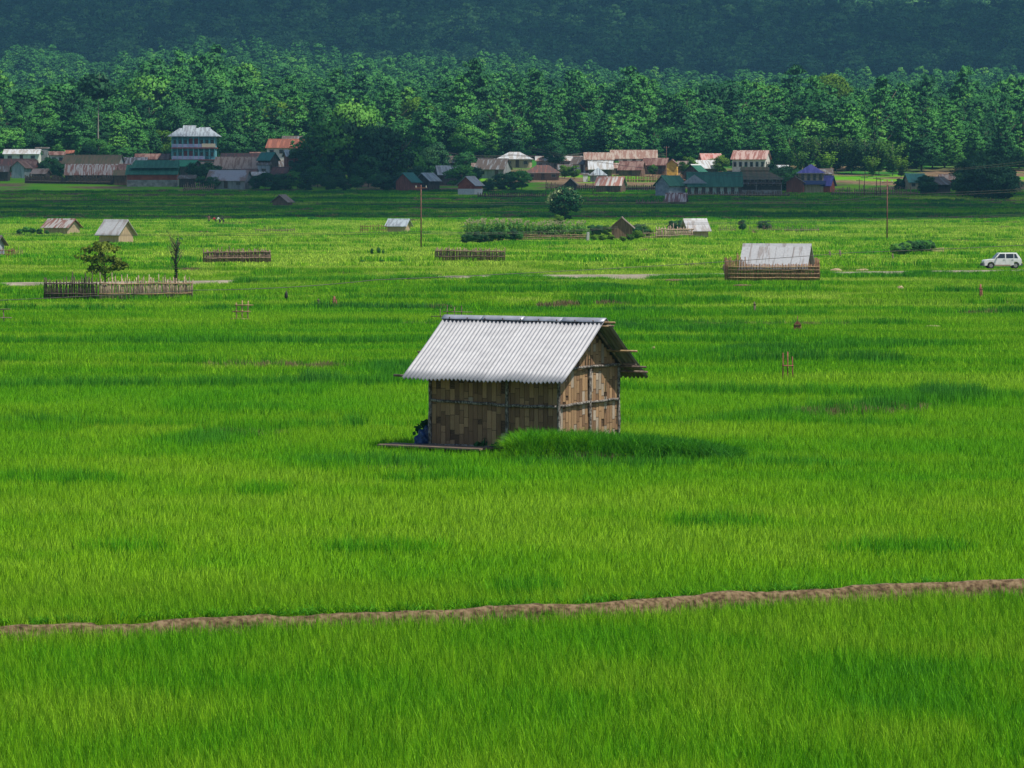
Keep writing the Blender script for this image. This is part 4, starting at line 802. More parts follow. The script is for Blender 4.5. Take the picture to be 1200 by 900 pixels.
house("teal green gabled shed roof behind the wooden two storey house", 314, 196, 20, 2.0, 1.6, wall_dark, rf_teal, -30, 4, wins=0, d=1062, name="shed", cat="shed", door=False)
house("red brown wooden two storey house with grey green roof beside the dark trees", 347, 203, 30, 4.4, 1.2, wall_lred, rf_lgrey, 12, 5, .7, wins=3, d=1050)
house("long house with orange roof and pale front on the upper left slope", 338, 184, 50, 2.6, 2.0, wall_white, rf_orange, -10, 6.5, wins=4, d=1110)
house("small house with dark grey roof and white patch above the orange roof", 347, 174, 34, 2.2, 1.0, wall_white, rf_grey, 0, 5, wins=2, d=1140)
house("low crumpled rusty roof hut by the shrubs left of the dark trees", 329, 211, 22, 1.4, 1.6, wall_brown, rf_redb, -20, 4, wins=0, door=False, name="hut", cat="hut")
house("small white patch roofed shed behind the low barn", 303, 214, 18, 1.8, .6, wall_grey, rf_white, 0, 3, wins=0, door=False, name="shed", cat="shed", d=1015)
house("dark hut with teal right roof slope below the dark trees", 478, 223, 24, 2.0, 1.8, wall_lred, rf_teal, 58, 4.2, .5, wins=0, door=False, name="hut", cat="hut", gable_m=wall_lred)
house("hut with short slanting grey roof right of the teal roofed hut", 501, 222, 24, 2.1, 1.5, wall_dark, rf_lgrey, 52, 4.0, .5, wins=0, door=False, name="hut", cat="hut")
house("dark walled house with wide grey striped roof under the trees at centre", 525, 217, 30, 2.6, 1.8, wall_dark, sheet("grey_ribbed_roof", (.40, .42, .44), (.22, .22, .23), .5, (2, .1, .1)), 10, 5, wins=1)
house("small house with red upper wall, white base and white right roof slope", 551, 227, 24, 2.0, 1.7, wall_red, rf_tin, 62, 4.2, .5, wins=0, door=False, plinth=(1.0, trim_m), gable_m=wall_red)
house("dark roofed house half hidden in trees at centre", 533, 200, 30, 2.2, 1.4, wall_dark, rf_grey, 0, 5, wins=1)
house("grey roofed house with dark open gable at its right, centre of the village", 578, 209, 38, 2.4, 2.3, wall_grey, rf_grey, -18, 6, wins=2)
house("long building with bright white roof at the centre of the village", 603, 197, 42, 2.3, 1.8, wall_tan, rf_white, -6, 6.5, wins=4, kind='hip')
house("low house with plain red brown roof at the village centre", 636, 211, 42, 1.9, 1.8, wall_brown, rf_redb, 0, 5.5, wins=3, kind='hip')
house("very long grey walled row with pale roof edge and a rusty patch", 655, 200, 56, 2.6, 1.0, wall_grey, sheet("pale_grey_roof", (.52, .50, .48), (.34, .20, .15), .45, (.3, .1, .1)), 0, 6, wins=6)
house("white walled house with grey gable roof right of the long pale row", 682, 202, 22, 2.3, 1.6, wall_white, rf_grey, -24, 4.5, wins=2)
house("tan roofed low long house, left of the two tan roofs", 702, 195, 36, 1.9, 1.5, wall_brown, rf_tan, 0, 5, wins=2, d=1088)
house("long pinkish tan roofed house, highest of the sunlit row", 743, 194, 56, 2.0, 1.9, wall_white, rf_tan, 0, 6, wins=5, d=1105)
house("white roofed house in the middle of the sunlit group", 704, 207, 30, 1.9, 1.8, wall_brown, rf_white, 0, 5.5, wins=2)
house("rust striped red roofed house in the sunlit group", 741, 206, 30, 1.6, 1.9, wall_brown, rf_rust, -14, 5, wins=1)
house("brown walled house with tan and rusty roof left of the yellow front", 769, 204, 30, 2.4, 1.5, wall_brown, rf_rust, -10, 5, wins=2)
house("small house with bright orange yellow front and an arched dark window", 788, 205, 14, 2.8, 1.0, wall_yellow, rf_rust, 80, 2.6, .3, wins=0, door=False, gable_wins=1)
house("small square hut with pyramid grey white roof", 701, 213, 22, 1.6, 1.7, wall_grey, rf_lgrey, 0, 4, .4, kind='pyramid', wins=1, name="hut", cat="hut")
house("tiny pale shed left of the pyramid roofed hut", 686, 213, 9, 1.5, .3, wall_white, rf_grey, 0, 1.8, .1, wins=0, name="shed", cat="shed", door=False)
house("hut with red and white striped roof on the edge of the lit green plot", 716, 225, 34, 1.6, 1.7, wall_brown, sheet("red_white_roof", (.40, .18, .13), (.62, .56, .50), .45, (1.1, .1, .1)), -16, 4.6, .5, wins=1, name="hut", cat="hut")
house("small black gabled hut right behind the flowering tree", 669, 223, 16, 1.3, 1.2, wall_dark, rf_grey, 84, 2.6, .4, wins=0, name="hut", cat="hut", door=False)
house("house with white roof slope and dark walls left of the white two storey house", 826, 206, 28, 2.0, 1.7, wall_dark, rf_white, 20, 5, wins=2)
house("house with red and pale roof behind the white roof slope", 833, 198, 26, 2.0, 1.8, wall_red, sheet("pale_red_roof", (.52, .30, .26), (.4, .12, .09), .5), 10, 5, wins=1, d=1085)
house("white two storey house with pink rusty roof and a row of windows", 881, 201, 43, 3.4, 1.9, wall_white, sheet("pink_rust_roof", (.50, .34, .29), (.30, .13, .10), .55), -14, 6.5, .6, wins=6, door=False, gable_wins=2, d=1095)
house("small white roofed shed right of the white two storey house", 916, 204, 18, 1.3, .8, wall_brown, rf_white, 0, 4, wins=0, d=1080, name="shed", cat="shed", door=False)
def olive_hall():
    t = house("big two storey hall with broad olive roof and dark open galleries", 886, 228, 64, 3.6, 2.0, wall_dark, rf_olive, 0, 7, .7, wins=7, door=False, wz=.75, plinth=(1.0, plinth_m), kind='hip', name="hall", cat="hall", porch=(2.5, rf_grey))
    MB().prism([(-.8, 5.4), (.8, 5.4), (0, 6.2)], -3.2, 3.2, 'X').build("roof_vent", rf_olive, t)
olive_hall()
house("blue grey boarded block between the green school and the olive roofed hall", 871, 227, 26, 3.0, .3, wall_bluegrey, rf_grey, 0, 3, .1, wins=3, d=985, door=False)
def school():
    t = house("long school building with dark green roof and pale pillared front", 838, 229, 66, 2.3, 2.7, wall_pale, rf_green, 0, 7, .7, wins=0, door=False, name="school", cat="school")
    for i in range(8): MB().box(-5.9 + i * 1.65, -3.55, .95, .8, .08, 1.5).build("opening", pane_m if i % 2 == 0 else door_m, t)
    MB().prism([(-2.9, 2.6), (2.9, 2.6), (0, 4.6)], -.1, .1, 'Y').build("gable_panel", wall_bluegrey, t).location = (-4.7, -3.95, 0)
school()
house("dark green gabled block at the left end of the school", 786, 229, 30, 2.4, 1.8, wall_bluegrey, rf_green, 40, 4.6, .6, wins=0, door=False)
house("green roofed gable with white edge above the school roof", 815, 220, 24, 3.6, 2.0, wall_dark, rf_green, 60, 5, .5, wins=0, door=False, d=1040, ridge=trim_m)
def purple_house():
    t = house("two storey cream house with violet blue roof and blue balcony", 951, 226, 32, 4.6, 1.9, wall_tan, rf_blue, 0, 5.5, .8, wins=4, door=False, wz=.78, kind='pyramid')
    MB().box(0, -3.2, 2.3, 6.4, 1.0, .9).build("balcony", flat("blue_balcony", (.05, .07, .22)), t)
purple_house()
house("low violet blue roofed extension with orange wall at right of the blue balcony house", 970, 226, 17, 1.8, 1.9, wall_red, rf_blue, -20, 4, .4, wins=0, door=False)
house("dark red hut under the trees left of the violet blue roofed house", 933, 226, 18, 2.4, 1.3, wall_lred, rf_grey, 75, 4, .4, wins=0, door=False, name="hut", cat="hut")
house("small hut with bright teal green roof near the right end of the village", 1073, 223, 24, 2.0, 1.6, wall_tan, rf_teal, 12, 4.5, .6, wins=2, name="hut", cat="hut")
house("dark hut with low slanting grey roof, right of the teal green hut", 1098, 227, 26, 2.2, 1.4, wall_dark, rf_grey, 40, 5, .6, wins=0, door=False, name="hut", cat="hut")
house("long tan roofed house behind the dark hut at right", 1114, 222, 26, 2.4, 1.1, wall_lred, rf_tan, 0, 5, wins=2, d=1010)

for lb, px, bot, ln, wh, ri, wm, rm, yw in (
    ("low dark shack with brown roof between the far left fence and the grey metal shed", 47, 211, 20, 1.6, 1.0, wall_dark, rf_brown, -10), ("small brown roofed shack left of the olive roofed long house", 64, 203, 18, 1.8, 1.1, wall_brown, rf_redb, 12),
    ("narrow shack with rust flecked roof right of the long olive roof", 144, 207, 18, 1.7, 1.2, wall_dark, rf_rust, 0), ("dim grey roofed shack behind the two tier green roof", 196, 198, 22, 1.8, 1.0, wall_grey, rf_brown, 0),
    ("brown roofed shack right of the green gabled house", 240, 204, 22, 1.8, 1.1, wall_brown, rf_brown, 8), ("dark lean shack between the low barn and the metal sheet shed", 292, 212, 20, 1.7, 1.0, wall_dark, rf_redb, -8),
    ("low grey roofed shack left of the wooden two storey house", 326, 203, 18, 1.8, 1.2, wall_grey, rf_grey, 14), ("small rusty roofed shack right above the mottled roof", 300, 192, 22, 1.8, 1.1, wall_brown, rf_rust, 0),
    ("brown roofed shack behind the small red and white house", 562, 205, 20, 1.7, 1.1, wall_brown, rf_brown, 0), ("low shack with dull grey roof right of the plain red brown roof", 662, 206, 18, 1.6, 1.0, wall_tan, rf_grey, 0),
    ("small tan roofed shack between the pyramid roof and the rusty striped roof", 722, 204, 16, 1.6, 1.0, wall_tan, rf_tan, 10), ("dull brown shack right of the yellow fronted house", 803, 202, 18, 1.7, 1.0, wall_brown, rf_brown, -8),
    ("grey roofed shack half behind the violet blue roofed house", 968, 211, 18, 1.6, 1.0, wall_grey, rf_grey, 0)):
    house(lb, px, bot, ln, wh, ri, wm, rm, yw, 4.2, wins=1, name="shack", cat="shack")

# ------------------------------------------------------------------ power poles and wires
metal_m = noisy("rusty_pole", (.10, .035, .025), (.20, .09, .07), 3, .8)
def pole(px, bot, top, label, arms=1, r=.10, off=(0, 0)):
    p = put(px, bot); h = (bot - top) / S(p.y); t = thing("power_pole", label, "power pole", p)
    MB().tube([(0, 0, -.8), (0, 0, h)], [r, r * .7], 8).build("shaft", metal_m, t, True)
    for k in range(arms): MB().box(0, 0, h - .35 - .6 * k, 1.5, .1, .1).build("cross_arm", metal_m, t)
    for x in (-.6, .6): MB().tube([(x, 0, h - .3), (x, 0, h - .08)], .05, 6).build("insulator", flat("insulator_white", (.6, .6, .58)) if "insulator_white" not in bpy.data.materials else bpy.data.materials["insulator_white"], t)
    return p + Vector((0, 0, h))
A = pole(493.5, 290, 217, "thin rusty steel power pole standing alone left of the maize patch", r=.09); B = pole(1039.5, 282, 211, "thin dark steel power pole standing alone in the paddies at right", r=.10)
C1 = pole(1013, 229, 207, "short village pole in the far lit plot at right, leftmost of four"); C2 = pole(1027, 229, 208, "village pole in the far lit plot, second of four from the left"); C3 = pole(1031.5, 229, 209, "village pole in the far lit plot, third of four from the left"); C4 = pole(1007, 226, 210, "thin village pole just left of the four-pole cluster"); C5 = pole(695, 227, 203, "thin village pole beside the striped roof hut at centre"); C6 = pole(781, 194, 172, "village pole rising above the yellow fronted house")
def wire(pts, sag, label, r=.035, name="power_line"):
    b = MB()
    for a, c in zip(pts[:-1], pts[1:]):
        a = Vector(a); c = Vector(c); L = []
        for i in range(17): q = i / 16; p = a.lerp(c, q); p.z -= sag * 4 * q * (1 - q); L.append(p)
        b.tube(L, r, 4, False)
    tag(b.build(name, noisy("cable", (.07, .06, .055), (.13, .11, .10), 1) if "cable" not in bpy.data.materials else bpy.data.materials["cable"]), label, "cable")
Wl = at(-300, 262, 640); Wr = at(1500, 196, 560)
for k, o in enumerate((-.6, .6)):
    v = Vector((o, 0, -.08 - .25 * k)); dn = Vector((0, 0, -.9 * k))
    wire([at(-320, 268 + 1.5 * k, 585), A + Vector((0, 0, -.3 - 5.2 - .2 * k)), at(760, 262 + 1.5 * k, 575), at(1500, 236 + 2 * k, 560)], .5, ("upper" if k == 0 else "lower") + " of two faint lines crossing low before the maize patch", .02)
    wire([at(-200, 236 + 3 * k, 900), at(960, 236.5 + 2 * k, 700), B + Vector((o, 0, -1.9 - .3 * k)), at(1320, 214 + 2 * k, 480)], .2, ("upper" if k == 0 else "lower") + " of two lines sloping up right through the right hand pole", .028)
    wire([at(620, 172 + 3 * k, 1120), at(900, 208 - 4 * k, 900), at(1400, 160 + 8 * k, 560)], 1.6, ("upper" if k == 0 else "lower") + " of the two lines rising over the wood at the right edge", .03)
    wire([at(520, 178 + 3 * k, 1100), at(600, 181 + k, 1100), at(690, 178 + k, 1105), at(780, 180 + 2 * k, 1110)], .7, ("upper" if k == 0 else "lower") + " of two village lines above the white hipped roof", .05)
wire([at(-300, 361, 262), at(230, 340, 262), at(440, 328, 275), at(1000, 296, 330), at(1400, 274, 350)], .15, "thin dark cable slanting across the rice below the farm road", .02)
for k, (px, py, d) in enumerate(((-320, 268, 585), (1500, 236, 560), (1320, 214, 480), (1400, 160, 560), (-300, 361, 262), (1400, 274, 350), (-200, 236, 900))):
    q = at(px, py, d); b = MB().tube([(0, 0, -.6 - (q.z - level(d))), (0, 0, .4)], [.12, .09], 8); t = thing("power_pole", "line carrying pole outside the picture, number %s from the left" % ["one", "five", "four", "six", "two", "seven", "three"][k], "power pole", q); b.build("shaft", metal_m, t, True)

# ------------------------------------------------------------------ single trees, shrubs, plants
def single_trees():
    # small olive leaved tree in the fence
    p = put(122, 338); s = S(p.y); h = 58 / s; cm = crown_mesh(broad, olive_m, 301, nl=30, per=46, size=.06, wide=.46, low=.32, lump=.12)
    t = thing("olive_tree", "small wide olive brown leaved tree rising from the stick fence at left", "tree", (p.x, p.y, p.z - .5)); link("crown", cm, t, scale=(h * 1.25, h, h * 1.08)); link("trunk", trunk_mesh(302, .3, bark_m, .05, .022, 14), t, scale=(h, h, h))
    # thin half bare tree
    p = put(206, 336); h = 68 / S(p.y); t = thing("bare_tree", "thin half bare tree with an ivy clad stem, right of the olive tree", "tree", (p.x, p.y, p.z - .5))
    random.seed(4); b = MB(); 
    for k in range(26):
        z = .35 + .5 * random.random(); a = random.random() * 6.28; L = .06 + .13 * random.random(); q = Vector((.0, 0, z)); e = q + Vector((math.cos(a) * L, math.sin(a) * L, L * 1.6)); b.tube([q, q.lerp(e, .5) + Vector((0, 0, .01)), e], [.008, .005, .002], 4); 
        for j in range(3): f = q.lerp(e, .4 + .2 * j); b.tube([f, f + Vector((random.gauss(0, .04), random.gauss(0, .04), .07))], [.003, .0015], 3)
    b.tube([(0, 0, -.02), (.02, 0, .3), (-.01, 0, .55), (.03, 0, .8), (.05, 0, 1)], [.022, .018, .014, .009, .003], 7); link("trunk", b.mesh("trunk", bark_m, True), t, scale=(h, h, h))
    L = [(.015 * math.sin(z * 20) + .09 * max(0, z - .45), 0, z, .018 + .016 * random.random()) for z in np.arange(.12, .95, .035)] + [(.07, 0, .85, .035), (.09, 0, .93, .035), (.04, 0, .75, .03), (-.05, 0, .6, .02), (-.07, 0, .7, .018)]
    V, Fq, v = lumps_to_leaves(L, 26, .026, np.random.default_rng(8)); link("ivy", leaf_mesh("ivy", V, Fq, dark_m, v), t, scale=(h, h, h))
    # flowering round tree
    p = put(662, 258); h = 40 / S(p.y); V, Fq, v = broad(305, 60, 60, .06, .48, .04, 1, .14); t = thing("flowering_tree", "round dark tree speckled with pale blossom, alone before the village", "tree", (p.x, p.y, p.z - .3)); link("crown", leaf_mesh("crown", V, Fq, tree_m, v), t, scale=(h * 1.1, h, h)); link("trunk", trunk_mesh(306, .2, bark_m), t, scale=(h, h, h))
    V, Fq, v = broad(306, 40, 16, .075, .50, .25, 1, .13); link("blossom", leaf_mesh("blossom", V, Fq, pale_m, v), t, scale=(h * 1.1, h, h * 1.02)); tree_px(LIGHTS[0], 655, 263, 14, "small bright bush in front of the round flowering tree", name="bush", cat="bush")
    # lollipop tree in the wood
    p = at(115, 158, 1150); p.z = base_z(p.x, 1150); h = (base := 0) or 24.5; t = thing("tall_tree", "tall bare stemmed tree with one dark round head, standing out of the wood at left", "tree", (p.x, p.y, p.z - 1)); V, Fq, v = broad(310, 30, 60, .05, .15, .70, 1, .075); link("crown", leaf_mesh("crown", V, Fq, dark_m, v), t, scale=(h * 1.15, h, h)); link("trunk", trunk_mesh(311, .9, pale_bark_m, .01, .012, 1), t, scale=(h, h, h))
    # trees in cloud shade left of centre; dark-leaved ones have shade painted in too
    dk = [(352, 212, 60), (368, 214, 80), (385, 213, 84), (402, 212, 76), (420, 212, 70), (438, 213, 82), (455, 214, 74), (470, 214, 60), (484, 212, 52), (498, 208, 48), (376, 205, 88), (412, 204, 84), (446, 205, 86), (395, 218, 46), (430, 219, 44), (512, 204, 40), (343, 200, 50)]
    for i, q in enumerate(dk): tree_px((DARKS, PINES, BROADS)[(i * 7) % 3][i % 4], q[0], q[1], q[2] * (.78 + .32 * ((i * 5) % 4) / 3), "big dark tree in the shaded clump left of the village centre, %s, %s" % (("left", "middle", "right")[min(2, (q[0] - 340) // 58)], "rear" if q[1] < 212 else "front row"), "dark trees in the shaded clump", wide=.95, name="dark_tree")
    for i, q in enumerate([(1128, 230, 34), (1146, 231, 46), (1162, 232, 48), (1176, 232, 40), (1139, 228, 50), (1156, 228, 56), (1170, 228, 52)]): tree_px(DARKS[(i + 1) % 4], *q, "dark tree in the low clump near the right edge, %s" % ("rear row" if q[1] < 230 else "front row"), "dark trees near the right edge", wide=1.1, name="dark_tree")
    bb = [(22, 182, 30, 1), (32, 184, 34, 1), (47, 182, 36, 1), (88, 184, 30, 1), (97, 186, 34, 1), (126, 190, 28, 1), (14, 186, 30, 0), (62, 186, 34, 0), (112, 186, 32, 0),
          (925, 198, 40, 0), (945, 200, 44, 2), (962, 202, 46, 0), (980, 202, 44, 2), (998, 203, 46, 0), (1014, 204, 46, 2), (1030, 204, 44, 0), (1046, 206, 42, 0), (936, 204, 30, 0), (970, 205, 30, 1), (1022, 207, 26, 1), (1056, 208, 28, 1), (250, 186, 44, 0), (262, 186, 48, 0), (275, 186, 46, 0), (288, 184, 38, 0), (560, 190, 30, 2), (430, 190, 50, 2), (453, 188, 46, 2)]
    for i, (a, b_, c, k) in enumerate(bb): tree_px(BAMBOOS[k], a, b_, c, "feathery bamboo clump at the foot of the wood on the %s" % ("left" if a < 300 else "middle" if a < 700 else "right"), "bamboo clumps on the %s" % ("left" if a < 300 else "middle" if a < 700 else "right"), name="bamboo_clump", cat="bamboo", wide=1.1)
    ll = [(318, 172, 36, "bright green leafy tree above the orange roofed house"), (300, 166, 30, "sunlit bright tree above and left of the orange roofed house"), (486, 168, 42, "pale yellow green tree top in the middle of the wood"), (204, 160, 30, "bright green tree just left above the turquoise house"), (190, 190, 40, "broad bright tree left of the turquoise house"), (160, 188, 36, "bright leafy tree above the grey striped roof"), (650, 200, 36, "yellow green tree behind the long pale row"), (530, 186, 62, "olive green broad tree behind the village centre"), (560, 186, 56, "second broad green tree behind the village centre, right of the olive one"), (974, 136, 26, "white flowering tree in the wood at right"), (806, 206, 24, "bright bush between the yellow front and the white roof"), (845, 206, 24, "green bush before the red and pale roof"), (662, 209, 16, "bright green bush before the white walled house"), (673, 210, 17, "bright green bush left of the pyramid roofed hut"), (765, 207, 14, "yellow green bush below the brown walled house"), (900, 150, 24, "yellowish tree in the wood above the white two storey house")]
    for i, (a, b_, c, lb) in enumerate(ll):
        tree_px((BROADS if "olive" in lb or "second" in lb or "yellow green tree" in lb else LIGHTS)[i % 3], a, b_, c, lb, wide=1.05, name="bright_tree") if b_ > 172 else tree(LIGHTS[i % 3], at(a, b_, 1195 + 60 * (i % 2)).x, 1195 + 60 * (i % 2), 14, lb, z=at(a, b_, 1195 + 60 * (i % 2)).z - 1, name="bright_tree")
    gg = [(372, 219, 30), (385, 222, 22), (392, 220, 26), (440, 221, 20), (470, 221, 24), (488, 216, 26), (60, 205, 24), (52, 208, 22), (69, 208, 20), (231, 214, 26), (242, 213, 26), (252, 212, 22), (236, 220, 16), (249, 221, 18), (300, 221, 18), (311, 221, 22), (322, 222, 22), (335, 222, 24), (347, 222, 26), (358, 222, 26), (405, 222, 16), (418, 222, 20), (449, 222, 24), (462, 221, 20), (540, 222, 36), (553, 215, 24), (598, 221, 24), (611, 222, 26), (587, 221, 22), (572, 224, 18), (545, 200, 26), (912, 224, 30), (922, 222, 34), (928, 224, 26), (905, 214, 26), (1085, 228, 26), (1092, 226, 22), (1124, 228, 20), (1055, 222, 16), (835, 204, 20), (872, 203, 10), (812, 204, 18), (725, 202, 16), (1190, 222, 20)]
    for i, (a, b_, c) in enumerate(gg):
        side = "left part" if a < 340 else "left middle" if a < 520 else "middle" if a < 700 else "right part"
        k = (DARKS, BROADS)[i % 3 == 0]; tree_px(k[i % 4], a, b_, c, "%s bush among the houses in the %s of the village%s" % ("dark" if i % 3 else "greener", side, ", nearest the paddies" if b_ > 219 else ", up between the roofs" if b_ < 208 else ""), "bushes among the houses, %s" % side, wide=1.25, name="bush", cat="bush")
    for a, b_, c, lb in [(870, 271, 15, "small round dark bush in the shaded paddies, left of the wide one"), (896, 270, 13, "wide low dark bush in the shaded paddies above the fenced barn")]: tree_px(DARKS[0], a, b_, c, lb, wide=.9 if a == 870 else 1.9, name="bush", cat="bush")
    for i, (a, b_, c) in enumerate([(693, 276, 14), (702, 276, 15), (711, 276, 15), (745, 279, 17), (750, 278, 20), (758, 276, 14), (788, 271, 14), (795, 271, 15), (802, 271, 13)]): tree_px((DARKS, DARKS, LIGHTS)[i % 3][i % 3], a, b_, c, "garden bush around the brown plank hut and the tall pale fence", "garden bushes by the brown plank hut", wide=1.2, name="bush", cat="bush")
    for i, (a, b_, c) in enumerate([(696, 282, 7), (706, 282, 8), (716, 282, 8), (730, 283, 7), (738, 282, 9), (747, 281, 12)]): tree_px(LIGHTS[i % 3], a, b_, c, "low bright bush at the foot of the brown plank hut", "low bright bushes before the brown plank hut", wide=1.5, name="bush", cat="bush")
    for i, (a, b_, c) in enumerate([(23, 275, 8), (30, 274, 10), (38, 275, 9), (46, 275, 8), (55, 275, 6)]): tree_px(BROADS[i], a, b_, c, "scrubby bush left of the low rust and white roofed hut", "scrub by the rust and white roofed hut", wide=1.3, name="bush", cat="bush")
    for i, a in enumerate(range(1049, 1090, 4)): tree_px(DARKS[i % 4] if i % 3 else BROADS[i % 5], a, 298 - (a - 1049) * .05, 16, "leafy plant in the dark flowering hedge left of the white car", "plants of the dark flowering hedge", wide=1.1, name="hedge_plant", cat="plant")
    for i, (a, c) in enumerate([(436, 11), (444, 12), (449, 8)]): tree_px(BROADS[i], a, 299, c * .8, ("taller leafy weed right of the long brown fenced plot", "leafy weed with a pale stem left of the power pole foot", "smallest leafy weed left of the power pole foot")[i], wide=.6, name="weed", cat="weed")
    for i, a in enumerate((425, 447, 470)): tree_px(BROADS[i], a, 305.5, 3.5, "low blue green weed in the sunlit rice left of the power pole foot", "low weeds left of the power pole foot", wide=2.2, name="weed", cat="weed")
single_trees()
def maize():
    r = np.random.default_rng(21)
    ms = []
    for s_ in range(5):
        V = []; Fq = []; v = []
        def blade(z, a, L, w):
            o = len(V); b = r.random()
            for k in range(5): q = k / 4; rr = L * q; zz = z + L * (.55 * q - .75 * q * q); ww = w * math.sin(math.pi * (.12 + .85 * q)) / 2; c = (math.cos(a) * rr, math.sin(a) * rr); V.extend([(c[0] - math.sin(a) * ww, c[1] + math.cos(a) * ww, zz), (c[0] + math.sin(a) * ww, c[1] - math.cos(a) * ww, zz)]); v.extend([b, b])
            for k in range(4): Fq.append((o + 2 * k, o + 2 * k + 1, o + 2 * k + 3, o + 2 * k + 2))
        for k in range(13): blade(.25 + 1.5 * k / 12, r.random() * 6.28, .75 + .3 * r.random(), .13)
        for a in (0, 1.57): o = len(V); V.extend([(-.03 * math.cos(a), -.03 * math.sin(a), -.5), (.03 * math.cos(a), .03 * math.sin(a), -.5), (.015 * math.cos(a), .015 * math.sin(a), 2.0), (-.015 * math.cos(a), -.015 * math.sin(a), 2.0)]); v.extend([.5] * 4); Fq.append((o, o + 1, o + 2, o + 3))
        ms.append((np_mesh("leaves", V, Fq, bpy.data.materials["maize_leaf"] if s_ else leafy("maize_leaf", [(0, (.06, .18, .03)), (1, (.12, .28, .05))], 'object', .3, .4), v)))
    tas = MB(); 
    for k in range(7): a = k; tas.tube([(0, 0, 1.95), (math.cos(a) * .08, math.sin(a) * .08, 2.2), (math.cos(a) * .16, math.sin(a) * .16, 2.3)], [.02, .02, .012], 4)
    tm = tas.mesh("tassel", noisy("tassel", (.36, .32, .16), (.55, .50, .30), 8, .9))
    for i in range(190):
        px = 545 + 143 * r.random(); p = put(px, 280.5); left = px < 612; d = p.y + r.random() * 7 - .5; s_ = (1.05 if left else .95) * (.85 + .3 * r.random()) * 1.0
        side = "left, taller half of the patch" if left else "right half behind the tan woven fence"
        t = thing("maize_plant", "maize plant with pale tassel in the %s" % side, "maize", ((px - 600) / S(d), d, 0), r.random() * 6.28, "maize plants in the " + side); link("leaves", ms[i % 5], t, scale=(s_ * 1.4, s_ * 1.4, s_)); link("tassel", tm, t, scale=(s_, s_, s_))
    for i, a in enumerate(range(545, 612, 7)): tree_px((DARKS, BROADS)[i % 2][i % 4], a, 284, 13 + 2 * (i % 3), "dark leafy hedge plant along the front of the maize patch", "dark hedge plants before the maize", wide=1.05, name="hedge_plant", cat="plant")
maize()

# ------------------------------------------------------------------ people far off and the car
def person(x, d, z, h, top, pose, label):
    t = thing("person", label, "person", (x, d, z)); k = h / 1.65; sk = noisy("skin", (.16, .09, .06), (.22, .13, .09), 3) if "skin" not in bpy.data.materials else bpy.data.materials["skin"]
    if pose == 'stand': J = {'p': (0, 0, .9), 'c': (0, 0, 1.2), 'n': (0, 0, 1.42), 'h': (0, -.02, 1.58), 'le': (-.24, -.02, 1.12), 'lh': (-.26, -.1, .88), 're': (.24, -.02, 1.12), 'rh': (.26, -.1, .88), 'lk': (-.1, -.03, .48), 'lf': (-.11, 0, .03), 'rk': (.1, -.03, .48), 'rf': (.11, 0, .03)}
    else: J = {'p': (0, .15, .85), 'c': (-.28, .02, 1.02), 'n': (-.48, -.02, 1.02), 'h': (-.62, -.04, .95), 'le': (-.42, -.22, .72), 'lh': (-.5, -.2, .45), 're': (-.42, .2, .72), 'rh': (-.5, .16, .45), 'lk': (-.08, -.02, .46), 'lf': (0, 0, .03), 'rk': (.08, .15, .46), 'rf': (.1, .15, .03)}
    J['ls'] = tuple(Vector(J['c']) + Vector((0 if pose != 'stand' else -.17, -.15 if pose != 'stand' else 0, .12))); J['rs'] = tuple(Vector(J['c']) + Vector((0 if pose != 'stand' else .17, .15 if pose != 'stand' else 0, .12)))
    E = ['pc', 'cn', 'nh', ('c', 'ls'), ('c', 'rs'), ('ls', 'le'), ('le', 'lh'), ('rs', 're'), ('re', 'rh'), ('p', 'lk'), ('lk', 'lf'), ('p', 'rk'), ('rk', 'rf')]; E = [tuple(e) if isinstance(e, str) else e for e in E]
    rad = {'p': .14, 'c': .15, 'n': .055, 'h': .10, 'ls': .06, 'rs': .06, 'le': .045, 're': .045, 'lh': .035, 'rh': .035, 'lk': .065, 'rk': .065, 'lf': .045, 'rf': .045}
    def sk_mesh(name, keys, m, f, sub=1):
        ks = [q for q in J if q in keys]; me = bpy.data.meshes.new(name); me.from_pydata([tuple(Vector(J[q]) * k) for q in ks], [(ks.index(a), ks.index(b)) for a, b in E if a in ks and b in ks], []); o = link(name, me, t); md = o.modifiers.new("skin", 'SKIN')
        for i, q in enumerate(ks): me.skin_vertices[0].data[i].radius = (rad[q] * k * f,) * 2; me.skin_vertices[0].data[i].use_root = (q == 'p')
        s2 = o.modifiers.new("sub", 'SUBSURF'); s2.levels = sub; s2.render_levels = sub; me.materials.append(m)
    sk_mesh("body", set(J), sk, 1.0); sk_mesh("shirt", {'p', 'c', 'n', 'ls', 'rs', 'le', 're'}, top, 1.22); sk_mesh("trousers", {'p', 'lk', 'rk', 'lf', 'rf'}, flat("dark_trousers", (.03, .03, .045)) if "dark_trousers" not in bpy.data.materials else bpy.data.materials["dark_trousers"], 1.18)
    bm = bmesh.new(); bmesh.ops.create_uvsphere(bm, u_segments=10, v_segments=8, radius=.115 * k); me = bpy.data.meshes.new("hair"); bm.to_mesh(me); bm.free(); me.materials.append(flat("hair", (.015, .012, .01)) if "hair" not in bpy.data.materials else bpy.data.materials["hair"]); link("hair", me, t, Vector(J['h']) * k + Vector((0, .02, .04)))
for px, c, pose, lb in ((245, (.10, .02, .03), 'stand', "person in dark red standing in the shaded paddies, leftmost of the group"), (252.5, (.5, .03, .04), 'bend', "person in bright red bending in the shaded paddies"), (257.5, (.7, .7, .68), 'bend', "person in white bending beside the one in red"), (262, (.04, .03, .05), 'bend', "person in dark clothes bending, rightmost of the group")):
    p = put(px, 260.5); person(p.x, p.y, p.z - .35, 1.6, flat("cloth", c), pose, lb)
